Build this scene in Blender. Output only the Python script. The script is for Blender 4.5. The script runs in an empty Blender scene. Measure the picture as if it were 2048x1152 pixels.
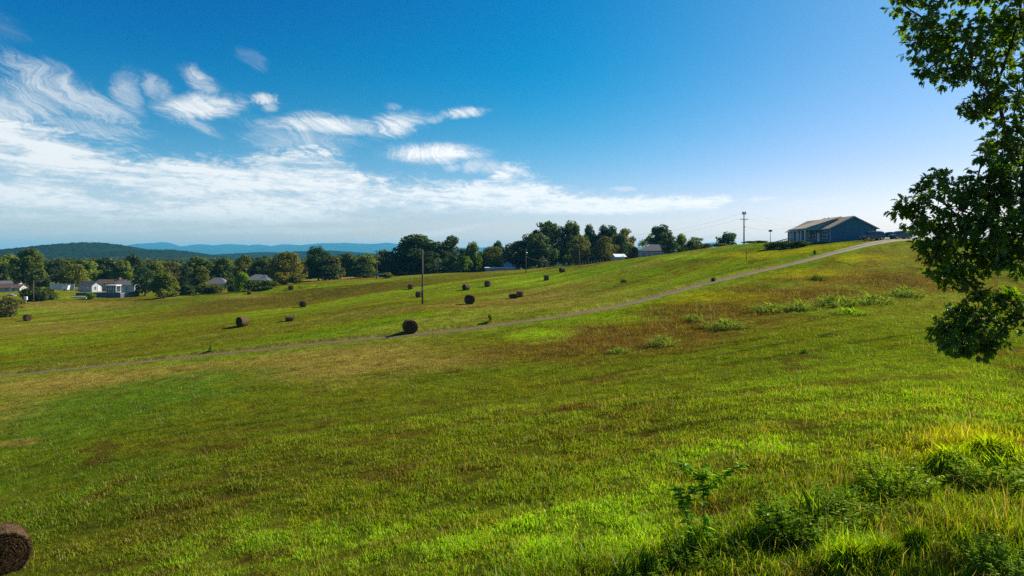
import bpy, bmesh, math, random
import numpy as np
from mathutils import Vector, Matrix

# ------------------------------------------------------------------ camera, sky, sun, exposure
SC = bpy.context.scene
COL = SC.collection
R = math.radians
F = 1365.0            # focal length in photo pixels (2048 wide)
HY = 510.0            # photo row of the horizon
SUN_AZ, SUN_EL = R(64), R(35)

cam_d = bpy.data.cameras.new('camera')
cam = bpy.data.objects.new('camera', cam_d)
COL.objects.link(cam)
cam.rotation_euler = (R(90), 0, 0)
cam_d.sensor_width = 36.0
cam_d.lens = 36.0 * F / 2048
cam_d.shift_y = -(576 - HY) / 2048
cam_d.clip_start = 0.1
cam_d.clip_end = 40000
SC.camera = cam
SC.view_settings.view_transform = 'Standard'
SC.view_settings.look = 'None'
SC.view_settings.gamma = 1
SC.view_settings.use_curve_mapping = False
SC.view_settings.exposure = 1.0
SC.cycles.max_bounces = 6
SC.cycles.transparent_max_bounces = 6
SC.cycles.volume_bounces = 0
SC.cycles.use_denoising = False

sun_d = bpy.data.lights.new('sun', 'SUN')
sun_d.energy = 4.6
sun_d.angle = R(0.5)
sun_d.color = (1.0, 0.92, 0.78)
sun = bpy.data.objects.new('sun', sun_d)
COL.objects.link(sun)
sdir = Vector((math.sin(SUN_AZ) * math.cos(SUN_EL), math.cos(SUN_AZ) * math.cos(SUN_EL), math.sin(SUN_EL)))
sun.rotation_euler = sdir.to_track_quat('Z', 'Y').to_euler()


class NT:
    """small helper to write node graphs as expressions"""
    def __init__(s, tree):
        s.t = tree
    def new(s, typ, **kw):
        n = s.t.nodes.new(typ)
        for k, v in kw.items():
            setattr(n, k, v)
        return n
    def put(s, sock, v):
        if isinstance(v, bpy.types.NodeSocket):
            s.t.links.new(v, sock)
        elif v is not None:
            sock.default_value = v
    def m(s, op, a, b=None, c=None, clamp=False):
        n = s.new('ShaderNodeMath', operation=op, use_clamp=clamp)
        s.put(n.inputs[0], a)
        if b is not None: s.put(n.inputs[1], b)
        if c is not None: s.put(n.inputs[2], c)
        return n.outputs[0]
    def smooth(s, v, lo, hi):
        n = s.new('ShaderNodeMapRange', interpolation_type='SMOOTHSTEP')
        s.put(n.inputs[0], v); s.put(n.inputs[1], lo); s.put(n.inputs[2], hi)
        n.inputs[3].default_value = 0; n.inputs[4].default_value = 1
        return n.outputs[0]
    def lin(s, v, lo, hi, a=0.0, b=1.0):
        n = s.new('ShaderNodeMapRange')
        for i, x in enumerate((v, lo, hi, a, b)): s.put(n.inputs[i], x)
        return n.outputs[0]
    def xyz(s, x, y, z):
        n = s.new('ShaderNodeCombineXYZ')
        for i, v in enumerate((x, y, z)): s.put(n.inputs[i], v)
        return n.outputs[0]
    def sep(s, v):
        n = s.new('ShaderNodeSeparateXYZ'); s.put(n.inputs[0], v); return n.outputs
    def noise(s, vec, scale, detail=6, rough=0.55, dist=0.0, dim='3D', lac=2.0):
        n = s.new('ShaderNodeTexNoise', noise_dimensions=dim)
        s.put(n.inputs['Vector'], vec)
        n.inputs['Scale'].default_value = scale; n.inputs['Detail'].default_value = detail
        n.inputs['Roughness'].default_value = rough; n.inputs['Distortion'].default_value = dist
        n.inputs['Lacunarity'].default_value = lac
        return n.outputs['Fac']
    def mix(s, f, a, b, blend='MIX'):
        n = s.new('ShaderNodeMix', data_type='RGBA', blend_type=blend)
        s.put(n.inputs[0], f)
        for i, v in ((6, a), (7, b)):
            if isinstance(v, tuple) and len(v) == 3: v = (*v, 1)
            s.put(n.inputs[i], v)
        return n.outputs[2]
    def ramp(s, v, stops):
        n = s.new('ShaderNodeValToRGB')
        e = n.color_ramp.elements
        while len(e) < len(stops): e.new(0.5)
        for el, (p, c) in zip(e, stops):
            el.position = p; el.color = (*c, 1)
        s.put(n.inputs[0], v)
        return n.outputs[0]
    def curve(s, v, pts):
        n = s.new('ShaderNodeFloatCurve')
        c = n.mapping.curves[0]
        while len(c.points) < len(pts): c.points.new(0.5, 0.5)
        for p, (x, y) in zip(c.points, pts):
            p.location = (x, y); p.handle_type = 'AUTO_CLAMPED'
        n.mapping.update()
        s.put(n.inputs[1], v)
        return n.outputs[0]


def px_dir(px, py):
    """photo pixel -> (azimuth, tangent of elevation) of that direction in the sky"""
    a = math.atan((px - 1024) / F)
    return a, (HY - py) / F * math.cos(a)


def make_world():
    w = bpy.data.worlds.new('World')
    SC.world = w
    w.use_nodes = True
    t = w.node_tree
    t.nodes.clear()
    n = NT(t)
    out = n.new('ShaderNodeOutputWorld')
    bg = n.new('ShaderNodeBackground')
    t.links.new(bg.outputs[0], out.inputs[0])
    sky = n.new('ShaderNodeTexSky', sky_type='NISHITA')
    sky.sun_disc = False
    sky.sun_elevation = SUN_EL
    sky.sun_rotation = SUN_AZ
    sky.altitude = 300
    sky.air_density = 1.0
    sky.dust_density = 0.6
    sky.ozone_density = 3.0
    hs = n.new('ShaderNodeHueSaturation')
    hs.inputs['Saturation'].default_value = 1.45
    hs.inputs['Value'].default_value = 1.0
    t.links.new(sky.outputs[0], hs.inputs['Color'])
    tc = n.new('ShaderNodeTexCoord')
    x, y, z = n.sep(tc.outputs['Generated'])
    A = n.m('ARCTAN2', x, y)
    hyp = n.m('SQRT', n.m('ADD', n.m('MULTIPLY', x, x), n.m('MULTIPLY', y, y)))
    E = n.m('DIVIDE', z, n.m('MAXIMUM', hyp, 0.02))
    # the photograph's sky: deep blue away from the sun, paler towards it and at the horizon
    rtop = n.m('MULTIPLY', n.smooth(A, 0.0, 0.5), 1.4)
    ry = n.smooth(E, 0.0, 0.30)
    rm = n.m('ADD', n.m('MULTIPLY', n.m('SUBTRACT', 1.0, ry), n.lin(A, -0.6, -0.1, 1.35, 1.6)), n.m('MULTIPLY', ry, rtop))
    gm = n.m('ADD', n.lin(E, 0.0, 0.12, 0.08, 0.0), n.lin(E, 0.12, 0.36, 1.09, n.lin(A, -0.45, 0.45, 0.76, 1.27)))
    bm = n.m('ADD', 1.0, n.m('MULTIPLY', n.lin(A, -0.6, 0.5, 0.28, 0.08), n.m('SUBTRACT', 1.0, n.smooth(E, 0.0, 0.22))))
    base = n.mix(1.0, hs.outputs[0], n.xyz(rm, gm, n.m('MULTIPLY', bm, n.lin(A, -0.3, 0.3, 1.0, 1.1))), 'MULTIPLY')

    # warped coordinates for fibrous cirrus
    P = n.xyz(A, E, 0)
    w1 = n.noise(n.xyz(n.m('MULTIPLY', A, 5), n.m('MULTIPLY', E, 9), 0.3), 1.0, 3)
    w2 = n.noise(n.xyz(n.m('MULTIPLY', A, 5), n.m('MULTIPLY', E, 9), 7.3), 1.0, 3)
    Aw = n.m('ADD', A, n.m('MULTIPLY', n.m('SUBTRACT', w1, 0.5), 0.16))
    Ew = n.m('ADD', E, n.m('MULTIPLY', n.m('SUBTRACT', w2, 0.5), 0.10))
    w3 = n.noise(n.xyz(n.m('MULTIPLY', A, 15), n.m('MULTIPLY', E, 30), 2.3), 1.0, 4)
    w4 = n.noise(n.xyz(n.m('MULTIPLY', A, 15), n.m('MULTIPLY', E, 30), 8.8), 1.0, 4)
    Aw = n.m('ADD', Aw, n.m('MULTIPLY', n.m('SUBTRACT', w3, 0.5), 0.07))
    Ew = n.m('ADD', Ew, n.m('MULTIPLY', n.m('SUBTRACT', w4, 0.5), 0.035))
    # fibres run from upper left to lower right
    s1 = n.m('ADD', n.m('MULTIPLY', Aw, 0.75), n.m('MULTIPLY', Ew, -0.65))
    s2 = n.m('ADD', n.m('MULTIPLY', Aw, 0.65), n.m('MULTIPLY', Ew, 0.75))
    fib = n.noise(n.xyz(n.m('MULTIPLY', s1, 10), n.m('MULTIPLY', s2, 85), 1.7), 1.0, 9, 0.66, 0.35)
    fib2 = n.noise(n.xyz(n.m('MULTIPLY', s1, 26), n.m('MULTIPLY', s2, 300), 5.7), 1.0, 6, 0.66, 0.5)
    comb = n.lin(n.m('ADD', n.m('MULTIPLY', fib, 0.55), n.m('MULTIPLY', fib2, 0.45)), 0.38, 0.60, 0.05, 1.2)
    # billows of the bank, flattened
    bil = n.noise(n.xyz(n.m('MULTIPLY', A, 8), n.m('MULTIPLY', E, 34), 3.1), 1.0, 8, 0.62, 0.5)
    lay = n.noise(n.xyz(n.m('MULTIPLY', n.m('ADD', A, n.m('MULTIPLY', E, 1.4)), 3.4), n.m('MULTIPLY', n.m('ADD', E, n.m('MULTIPLY', A, 0.05)), 42), 9.1), 1.0, 6, 0.58, 0.7)
    fine = n.noise(n.xyz(n.m('MULTIPLY', A, 45), n.m('MULTIPLY', E, 130), 4.4), 1.0, 9, 0.7, 0.5)

    up = [(-700, 150), (-300, 170), (0, 190), (100, 232), (200, 268), (340, 292), (430, 300), (520, 288), (640, 276), (700, 306), (750, 340), (850, 352), (930, 356), (1010, 334), (1090, 358), (1200, 382), (1350, 394), (1440, 384), (1480, 402), (1560, 414), (1800, 416)]
    lo = [(-700, 484), (0, 482), (200, 478), (400, 472), (600, 462), (740, 452), (860, 437), (1100, 434), (1300, 431), (1420, 424), (1480, 410), (1560, 413), (1800, 415)]
    def cpts(L):
        o = []
        for px, py in L:
            a, e = px_dir(px, py)
            o.append(((a + 1.1) / 2.2, e / 0.4))
        return [(0, o[0][1])] + o + [(1, o[-1][1])]
    An = n.m('DIVIDE', n.m('ADD', A, 1.1), 2.2)
    U = n.m('MULTIPLY', n.curve(An, cpts(up)), 0.4)
    L = n.m('MULTIPLY', n.curve(An, cpts(lo)), 0.4)
    jag = n.m('ADD', n.m('ADD', n.m('MULTIPLY', n.m('SUBTRACT', bil, 0.5), 0.085), n.m('MULTIPLY', n.m('SUBTRACT', fine, 0.5), 0.05)), n.m('MULTIPLY', n.m('SUBTRACT', fib, 0.5), 0.05))
    jag = n.m('MULTIPLY', jag, n.lin(A, -0.15, 0.3, 1.0, 0.38))
    top = n.smooth(n.m('ADD', n.m('SUBTRACT', U, E), jag), -0.006, n.lin(A, -0.2, 0.25, 0.030, 0.014))
    soft = n.lin(A, -0.5, 0.15, 0.05, 0.009)
    bot = n.m('DIVIDE', n.m('ADD', n.m('SUBTRACT', E, L), n.m('MULTIPLY', jag, 0.35)), soft)
    bot = n.smooth(bot, -0.1, 1.0)
    thick = n.m('ADD', n.m('ADD', n.m('MULTIPLY', lay, 1.1), n.m('MULTIPLY', n.m('SUBTRACT', bil, 0.5), 1.0)), n.m('MULTIPLY', n.m('SUBTRACT', fine, 0.5), 0.9))
    body = n.lin(thick, 0.30, 0.64, 0.36, 1.03)
    bank = n.m('MULTIPLY', n.m('MULTIPLY', top, bot), n.m('MINIMUM', body, 1.0))

    # separate cirrus tufts: (px, py, half width, half height, tilt in degrees, strength, fibre weight)
    tufts = [
        (120, 178, 120, 34, -30, 0.62, 1.0), (205, 215, 90, 26, -22, 0.62, 1.0), (70, 205, 90, 40, -10, 0.62, 1.0), (275, 195, 26, 46, 20, 0.48, 1.0),
        (20, 225, 80, 40, 0, 0.8, .7), (330, 182, 40, 16, -38, 0.42, 1.0),
        (412, 218, 74, 27, 8, 0.98, .65), (405, 165, 44, 17, -38, 0.62, 1.0), (400, 250, 50, 12, -30, 0.5, 1.0), (180, 255, 110, 18, -8, 0.5, 1),
        (524, 198, 30, 12, -6, 0.85, .7), (540, 214, 12, 16, -30, 0.45, 1.0),
        (640, 256, 110, 19, 3, 0.92, .7), (790, 252, 58, 24, 16, 0.92, .7), (700, 262, 90, 14, 0, 0.7, .8), (790, 212, 14, 9, 0, 0.35, 1), (610, 245, 60, 18, 10, .45, 1.0),
        (920, 225, 48, 11, 4, 0.8, .7), (858, 240, 24, 9, 10, 0.45, 1.0),
        (872, 309, 88, 19, 2, 1.15, .4), (915, 335, 18, 9, 0, 0.5, .6), (955, 332, 24, 14, 10, 0.65, .6), (985, 335, 20, 16, 10, .6, .6),
        (600, 290, 90, 30, 0, 0.5, 0.8), (1250, 379, 26, 6, 0, 0.5, .5),
        (1520, 401, 42, 6, 3, 0.55, .5), (1640, 402, 55, 4, 3, 0.45, .6), (1745, 404, 40, 4, 2, .3, .7),
        (505, 112, 34, 16, -30, 0.11, 1.0), (10, 50, 40, 26, -30, 0.08, 1.0), (880, 462, 90, 6, 6, 0.45, .5), (560, 462, 200, 8, 3, .4, .5), (250, 462, 260, 8, 3, .35, .5), (1330, 446, 60, 4, 0, .25, .5),
    ]
    tot = None
    for px, py, rx, ry, rot, st, fw in tufts:
        a0, e0 = px_dir(px, py)
        k = math.cos(a0)
        c, s_ = math.cos(R(rot)), math.sin(R(rot))
        wx = rx / F * k * k; wy = ry / F * k
        da = n.m('SUBTRACT', n.m('ADD', n.m('MULTIPLY', A, 0.6), n.m('MULTIPLY', Aw, 0.4)), a0)
        de = n.m('SUBTRACT', n.m('ADD', n.m('MULTIPLY', E, 0.75), n.m('MULTIPLY', Ew, 0.25)), e0)
        q1 = n.m('DIVIDE', n.m('ADD', n.m('MULTIPLY', da, c), n.m('MULTIPLY', de, s_)), wx)
        q2 = n.m('DIVIDE', n.m('ADD', n.m('MULTIPLY', da, -s_), n.m('MULTIPLY', de, c)), wy)
        q = n.m('ADD', n.m('MULTIPLY', q1, q1), n.m('MULTIPLY', q2, q2))
        g = n.m('EXPONENT', n.m('MULTIPLY', q, -0.8))
        f = n.m('ADD', n.m('MULTIPLY', fib, 0.45 * fw), n.m('MULTIPLY', bil, 0.45 * (1 - fw)))
        f = n.m('ADD', f, n.m('MULTIPLY', fine, 0.30)); f = n.m('ADD', f, n.m('MULTIPLY', fib2, 0.25))
        d = n.smooth(n.m('ADD', n.m('MULTIPLY', g, 0.95), n.m('MULTIPLY', n.m('SUBTRACT', f, 0.5), 2.1)), 0.10, 0.95)
        d = n.m('MULTIPLY', d, n.m('ADD', 1 - 0.6 * fw, n.m('MULTIPLY', comb, 0.6 * fw)))
        d = n.m('MULTIPLY', n.m('MULTIPLY', d, n.smooth(g, 0.03, 0.45)), st)
        tot = d if tot is None else n.m('MAXIMUM', tot, d)
    dens = n.m('MAXIMUM', bank, tot)
    dens = n.m('MULTIPLY', dens, n.smooth(E, -0.02, 0.02))
    lum = n.lin(A, -0.75, 0.35, 9.0, 10.4)
    lum = n.m('MULTIPLY', lum, n.lin(dens, 0.3, 1.0, 0.88, 1.0))
    cc = n.mix(n.lin(A, -0.7, 0.4), (0.98, 1.0, 0.99), (1.03, 1.0, 0.98))
    cl = n.new('ShaderNodeVectorMath', operation='SCALE')
    t.links.new(cc, cl.inputs[0]); t.links.new(lum, cl.inputs[3])
    final = n.mix(n.m('MULTIPLY', dens, 0.93), base, cl.outputs[0])
    t.links.new(final, bg.inputs[0])
    bg.inputs[1].default_value = 0.054
make_world()

# ------------------------------------------------------------------ noise and terrain
rng = np.random.default_rng(11)
random.seed(5)
_TAB = rng.random((512, 512))


def vnoise(x, y, seed=0):
    x = np.asarray(x, float) + seed * 37.13; y = np.asarray(y, float) + seed * 91.7
    xi = np.floor(x).astype(int); yi = np.floor(y).astype(int)
    fx = x - xi; fy = y - yi
    fx = fx * fx * (3 - 2 * fx); fy = fy * fy * (3 - 2 * fy)
    a = _TAB[xi % 512, yi % 512]; b = _TAB[(xi + 1) % 512, yi % 512]
    c = _TAB[xi % 512, (yi + 1) % 512]; d = _TAB[(xi + 1) % 512, (yi + 1) % 512]
    return (a * (1 - fx) + b * fx) * (1 - fy) + (c * (1 - fx) + d * fx) * fy


def fbm(x, y, seed=0, oct=4, rough=0.5):
    s = 0; amp = 1; tot = 0
    for i in range(oct):
        s = s + amp * vnoise(x * 2 ** i, y * 2 ** i, seed + i * 3)
        tot += amp; amp *= rough
    return s / tot


CTRL = [(0, 1152, 22.8), (-250, 1130, 24), (300, 1152, 20.8), (600, 1152, 18.9), (1024, 1152, 16.6), (1400, 1110, 15.8), (1500, 1152, 14.6), (2048, 1152, 12.8), (2300, 1152, 12.4),
        (2048, 900, 21), (2048, 700, 42), (2048, 560, 95), (1900, 600, 72), (1850, 540, 100), (1700, 580, 80), (1600, 700, 44), (1600, 620, 65), (1400, 650, 62), (1200, 700, 54), (1200, 850, 29.5),
        (1600, 900, 22.5), (600, 850, 36), (600, 1000, 25.5), (800, 750, 50), (300, 850, 39.5), (0, 850, 43), (0, 950, 34),
        (-200, 775, 66), (0, 752, 67.7), (250, 728, 68.9), (500, 702, 69.7), (820, 672, 70), (1000, 650, 71), (1180, 625, 74), (1400, 570, 88), (1520, 540, 105), (1640, 513, 122), (1700, 497, 131), (1780, 481, 140),
        (938, 608, 100), (484, 652, 100), (605, 614, 155), (55, 641, 155), (581, 580, 200), (1123, 545, 185), (1093, 560, 165), (975, 573, 160), (821, 578, 175), (1035, 595, 122), (1300, 540, 150), (1240, 580, 105), (1493, 521, 140),
        (845, 608, 98), (480, 578, 225), (300, 597, 210), (190, 598, 215), (60, 606, 200), (600, 562, 250), (750, 556, 240), (900, 546, 240), (1000, 541, 230), (1051, 545, 215), (1159, 532, 215), (1240, 520, 208), (1300, 512, 203),
        (1400, 500, 198), (1470, 489, 190), (1488, 487, 185), (1540, 487, 165), (1577, 487, 160), (1660, 484, 150), (1751, 479, 150), (0, 700, 100), (-150, 700, 100), (-150, 640, 160), (1100, 533, 245),
        (230, 592, 232), (120, 577, 255)]
WPTS = [(-300, 300, -16), (-150, 320, -15), (0, 330, -12), (60, 262, -5), (95, 262, -1), (150, 200, 2), (130, 120, 3.6), (105, 60, -1), (150, 60, 0), (200, 300, -10), (0, 500, -16), (-300, 500, -16), (200, 500, -16), (0, 0, -7.2),
        (20, 0, -5), (-30, 0, -9.5), (0, -40, -7.5), (70, -40, -3), (-150, 60, -14.5), (-100, 0, -13), (-300, 150, -16), (300, 150, 0)]
_P = np.array([((px - 1024) / F * Y, Y, (HY - py) / F * Y) for px, py, Y in CTRL] + WPTS)


def _warp(x, y):
    """compress the plane with distance so near and far control points weigh alike"""
    r = np.hypot(x, y + 5) + 1e-6
    k = np.log1p(r / 25.0) * 25.0 / r
    return x * k, (y + 5) * k


def _ker(d2):
    return 0.5 * d2 * np.log(d2 + 1e-9)


_wx, _wy = _warp(_P[:, 0], _P[:, 1])
_n = len(_P)
_K = _ker((_wx[:, None] - _wx[None]) ** 2 + (_wy[:, None] - _wy[None]) ** 2) + np.eye(_n) * 6.0
_A = np.zeros((_n + 3, _n + 3))
_A[:_n, :_n] = _K
_A[:_n, _n] = 1; _A[:_n, _n + 1] = _wx; _A[:_n, _n + 2] = _wy
_A[_n:, :_n] = _A[:_n, _n:].T
_W = np.linalg.solve(_A, np.concatenate([_P[:, 2], [0, 0, 0]]))
BUMPS = []
CUT = None


def band_s(x, y):
    """coordinate across the mowing rows, which swing from crosswise near by to diagonal far off"""
    k = np.clip(0.15 + (y - 30) * 0.0062, 0.12, 0.85)
    return (y - k * (x + 20)) / np.sqrt(1 + k * k), (x + k * y) / np.sqrt(1 + k * k)


def terrain(x, y):
    x = np.asarray(x, float); y = np.asarray(y, float)
    sh = x.shape
    x = x.ravel(); y = y.ravel()
    out = np.empty(len(x))
    for i in range(0, len(x), 40000):
        xs = x[i:i + 40000]; ys = y[i:i + 40000]
        xc = np.clip(xs, -300, 300); yc = np.clip(ys, -40, 500)
        a, b = _warp(xc, yc)
        k = _ker((a[:, None] - _wx[None]) ** 2 + (b[:, None] - _wy[None]) ** 2)
        z = k @ _W[:_n] + _W[_n] + _W[_n + 1] * a + _W[_n + 2] * b
        for (bx, by, ux, uy, la, lb, h) in BUMPS:
            p = ((xs - bx) * ux + (ys - by) * uy) / la; q = (-(xs - bx) * uy + (ys - by) * ux) / lb
            z = z + h * np.exp(-p * p - q * q)
        s, tt = band_s(xs, ys)
        d = np.hypot(xs, ys)
        fade = np.clip((d - 15) / 60, 0, 1) * np.clip((420 - d) / 120, 0, 1)
        z = z + fade * 0.30 * (fbm(s / 13 + 5, tt / 80, 21, 3) - 0.5) + 0.10 * (fbm(xs / 2.1, ys / 2.1, 33, 3) - 0.5) * np.clip((150 - d) / 80, 0, 1)
        if CUT is not None:
            yc = np.interp(xs, CUT[0], CUT[1]); sl_ = np.interp(xs, CUT[0], CUT[2])
            e = (ys - yc) * sl_ - np.interp(xs, [-50, 20, 60, 80], [.75, 1.1, 1.6, 2.6])
            st = np.clip(e / 0.45, 0, 1)
            z = z + np.interp(xs, [40, 80], [.34, .10]) * st * np.exp(-np.maximum(e - .4, 0) / 7.0)
            z = z + 0.95 * (fbm(s / 5.5 + 2, tt / 60, 91, 3) - .5) * np.clip((ys - yc - 3) / 15, 0, 1) * np.clip((330 - d) / 80, 0, 1)
        far = np.clip((d - 380) / 160, 0, 1); far = far * far * (3 - 2 * far)
        z = z * (1 - far) + far * (-16 + 2 * (fbm(xs / 300, ys / 300, 40, 2) - 0.5))
        out[i:i + 40000] = z
    return out.reshape(sh)


def gz(x, y):
    return float(terrain(np.array([x]), np.array([y]))[0])


_T = 8.0 * (1.004 ** np.arange(1000))


def hit(px, py, tmin=0.0):
    """where the line of sight through a photo pixel meets the ground"""
    Y = _T[(_T > tmin) & (_T < 420)]
    X = (px - 1024) / F * Y
    d = (HY - py) / F * Y - terrain(X, Y)
    idx = np.where((d[:-1] > 0) & (d[1:] <= 0))[0]
    if not len(idx):
        i = int(np.argmin(np.abs(d)))
        return float(X[i]), float(Y[i]), float(terrain(X[i:i + 1], Y[i:i + 1])[0])
    i = idx[0]
    f = d[i] / (d[i] - d[i + 1])
    y = Y[i] + f * (Y[i + 1] - Y[i]); x = (px - 1024) / F * y
    return float(x), float(y), gz(x, y)


def at(px, py, Y):
    return Vector(((px - 1024) / F * Y, Y, (HY - py) / F * Y))


def add_bump(pa, pb, w, h):
    a = hit(*pa); b = hit(*pb)
    dx, dy = b[0] - a[0], b[1] - a[1]
    l = math.hypot(dx, dy)
    return ((a[0] + b[0]) / 2, (a[1] + b[1]) / 2, dx / l, dy / l, l * 0.55, w, h)


BUMPS = [add_bump((380, 606), (740, 562), 9, 1.5), add_bump((560, 592), (860, 560), 7, 0.9), add_bump((380, 625), (640, 596), 9, -1.1)]

# ------------------------------------------------------------------ mesh helpers
def mesh_np(name, verts, faces, mat=None, cols=None, smooth=False):
    """faces: (N,k) array or list of such arrays"""
    me = bpy.data.meshes.new(name)
    verts = np.asarray(verts, np.float32)
    if not isinstance(faces, list): faces = [faces]
    faces = [np.asarray(f, np.int32) for f in faces if len(f)]
    me.vertices.add(len(verts)); me.vertices.foreach_set('co', verts.ravel())
    tot = np.concatenate([np.full(len(f), f.shape[1], np.int32) for f in faces])
    idx = np.concatenate([f.ravel() for f in faces])
    me.loops.add(len(idx)); me.loops.foreach_set('vertex_index', idx)
    me.polygons.add(len(tot))
    st = np.concatenate([[0], np.cumsum(tot)[:-1]]).astype(np.int32)
    me.polygons.foreach_set('loop_start', st)
    me.polygons.foreach_set('loop_total', tot)
    if smooth: me.polygons.foreach_set('use_smooth', np.ones(len(tot), bool))
    me.update(calc_edges=True)
    if cols is not None:
        ca = me.color_attributes.new('Col', 'FLOAT_COLOR', 'POINT')
        c4 = np.ones((len(verts), 4), np.float32); c4[:, :3] = cols
        ca.data.foreach_set('color', c4.ravel())
    if mat: me.materials.append(mat)
    return me


def link(name, me, parent=None, loc=None):
    o = bpy.data.objects.new(name, me)
    COL.objects.link(o)
    if parent: o.parent = parent
    if loc is not None: o.location = loc
    return o


def tag(o, label=None, cat=None, group=None, kind=None):
    if label: o['label'] = label
    if cat: o['category'] = cat
    if group: o['group'] = group
    if kind: o['kind'] = kind
    return o


def thing(name, label, cat, loc, rz=0, group=None):
    o = bpy.data.objects.new(name, None)
    COL.objects.link(o)
    o.location = loc
    o.rotation_euler = (0, 0, rz)
    o.empty_display_size = 0.3
    return tag(o, label, cat, group)


class MB:
    """collects shapes and links them as one mesh"""
    def __init__(s):
        s.v = []; s.f = []
    def poly(s, pts):
        i = len(s.v); s.v += [tuple(p) for p in pts]; s.f.append(list(range(i, i + len(pts))))
    def box(s, x0, x1, y0, y1, z0, z1, M=None):
        i = len(s.v)
        P = [Vector((x, y, z)) for z in (z0, z1) for x, y in ((x0, y0), (x1, y0), (x1, y1), (x0, y1))]
        if M: P = [M @ p for p in P]
        s.v += [tuple(p) for p in P]
        s.f += [[i + k for k in q] for q in ((3, 2, 1, 0), (4, 5, 6, 7), (0, 1, 5, 4), (1, 2, 6, 5), (2, 3, 7, 6), (3, 0, 4, 7))]
        return s
    def prism(s, pts, vec):
        """polygon swept along vec"""
        i = len(s.v); n = len(pts); vec = Vector(vec)
        P = [Vector(p) for p in pts]
        s.v += [tuple(p) for p in P] + [tuple(p + vec) for p in P]
        s.f.append([i + k for k in range(n)][::-1]); s.f.append([i + n + k for k in range(n)])
        for k in range(n):
            s.f.append([i + k, i + (k + 1) % n, i + n + (k + 1) % n, i + n + k])
        return s
    def tube(s, path, rad, sides=6, cap=True):
        i = len(s.v); n = len(path)
        path = [Vector(p) for p in path]
        if not isinstance(rad, (list, tuple)): rad = [rad] * n
        for k, p in enumerate(path):
            d = (path[min(k + 1, n - 1)] - path[max(k - 1, 0)])
            d = d.normalized() if d.length > 1e-9 else Vector((0, 0, 1))
            u = d.cross(Vector((0, 0, 1)) if abs(d.z) < 0.9 else Vector((1, 0, 0))).normalized(); w = d.cross(u)
            for q in range(sides):
                a = 2 * math.pi * q / sides
                s.v.append(tuple(p + (u * math.cos(a) + w * math.sin(a)) * rad[k]))
        for k in range(n - 1):
            for q in range(sides):
                a = i + k * sides + q; b = i + k * sides + (q + 1) % sides
                s.f.append([a, b, b + sides, a + sides])
        if cap:
            s.f.append([i + q for q in range(sides)][::-1]); s.f.append([i + (n - 1) * sides + q for q in range(sides)])
        return s
    def mesh(s, name, mat, smooth=False):
        me = bpy.data.meshes.new(name)
        me.from_pydata(s.v, [], s.f)
        if mat: me.materials.append(mat)
        if smooth:
            for p in me.polygons: p.use_smooth = True
        me.update()
        bm = bmesh.new(); bm.from_mesh(me)
        bmesh.ops.recalc_face_normals(bm, faces=bm.faces); bm.to_mesh(me); bm.free()
        return me
    def build(s, name, mat, parent=None, smooth=False):
        return link(name, s.mesh(name, mat, smooth), parent)


# ------------------------------------------------------------------ materials
MATS = {}


def pmat(name, col, rough=0.8, var=0.25, scale=3.0, metallic=0.0, bump=0.0, spec=0.3, aniso=None):
    """principled material with a mottled base colour"""
    if name in MATS: return MATS[name]
    m = bpy.data.materials.new(name); m.use_nodes = True
    n = NT(m.node_tree); b = m.node_tree.nodes['Principled BSDF']
    tc = n.new('ShaderNodeTexCoord')
    v = tc.outputs['Object']
    if aniso:
        mp = n.new('ShaderNodeMapping'); mp.inputs['Scale'].default_value = aniso; n.put(mp.inputs[0], v); v = mp.outputs[0]
    f = n.noise(v, scale, 6, 0.6)
    c0 = tuple(x * (1 - var) for x in col); c1 = tuple(min(1, x * (1 + var)) for x in col)
    n.put(b.inputs['Base Color'], n.ramp(f, [(0.3, c0), (0.7, c1)]))
    b.inputs['Roughness'].default_value = rough
    b.inputs['Metallic'].default_value = metallic
    b.inputs['Specular IOR Level'].default_value = spec
    if bump:
        bp = n.new('ShaderNodeBump'); bp.inputs['Strength'].default_value = bump; bp.inputs['Distance'].default_value = 0.05
        n.put(bp.inputs['Height'], n.noise(v, scale * 5, 4)); n.put(b.inputs['Normal'], bp.outputs[0])
    MATS[name] = m
    return m


def striped_mat(name, col, axis, period, dark=0.75, rough=0.7, var=0.12, spec=0.3):
    """clapboards, shingle courses, metal ribs: lines across one object axis"""
    if name in MATS: return MATS[name]
    m = bpy.data.materials.new(name); m.use_nodes = True
    n = NT(m.node_tree); b = m.node_tree.nodes['Principled BSDF']
    tc = n.new('ShaderNodeTexCoord')
    c = n.sep(tc.outputs['Object'])[axis]
    fr = n.m('FRACT', n.m('DIVIDE', c, period))
    f = n.noise(tc.outputs['Object'], 2.5, 6, 0.6)
    base = n.ramp(f, [(0.3, tuple(x * (1 - var) for x in col)), (0.7, tuple(min(1, x * (1 + var)) for x in col))])
    n.put(b.inputs['Base Color'], n.mix(n.m('GREATER_THAN', fr, 0.86), base, tuple(x * dark for x in col)))
    bp = n.new('ShaderNodeBump'); bp.inputs['Strength'].default_value = 0.6; bp.inputs['Distance'].default_value = 0.03
    n.put(bp.inputs['Height'], fr); n.put(b.inputs['Normal'], bp.outputs[0])
    b.inputs['Roughness'].default_value = rough
    b.inputs['Specular IOR Level'].default_value = spec
    MATS[name] = m
    return m


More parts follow.
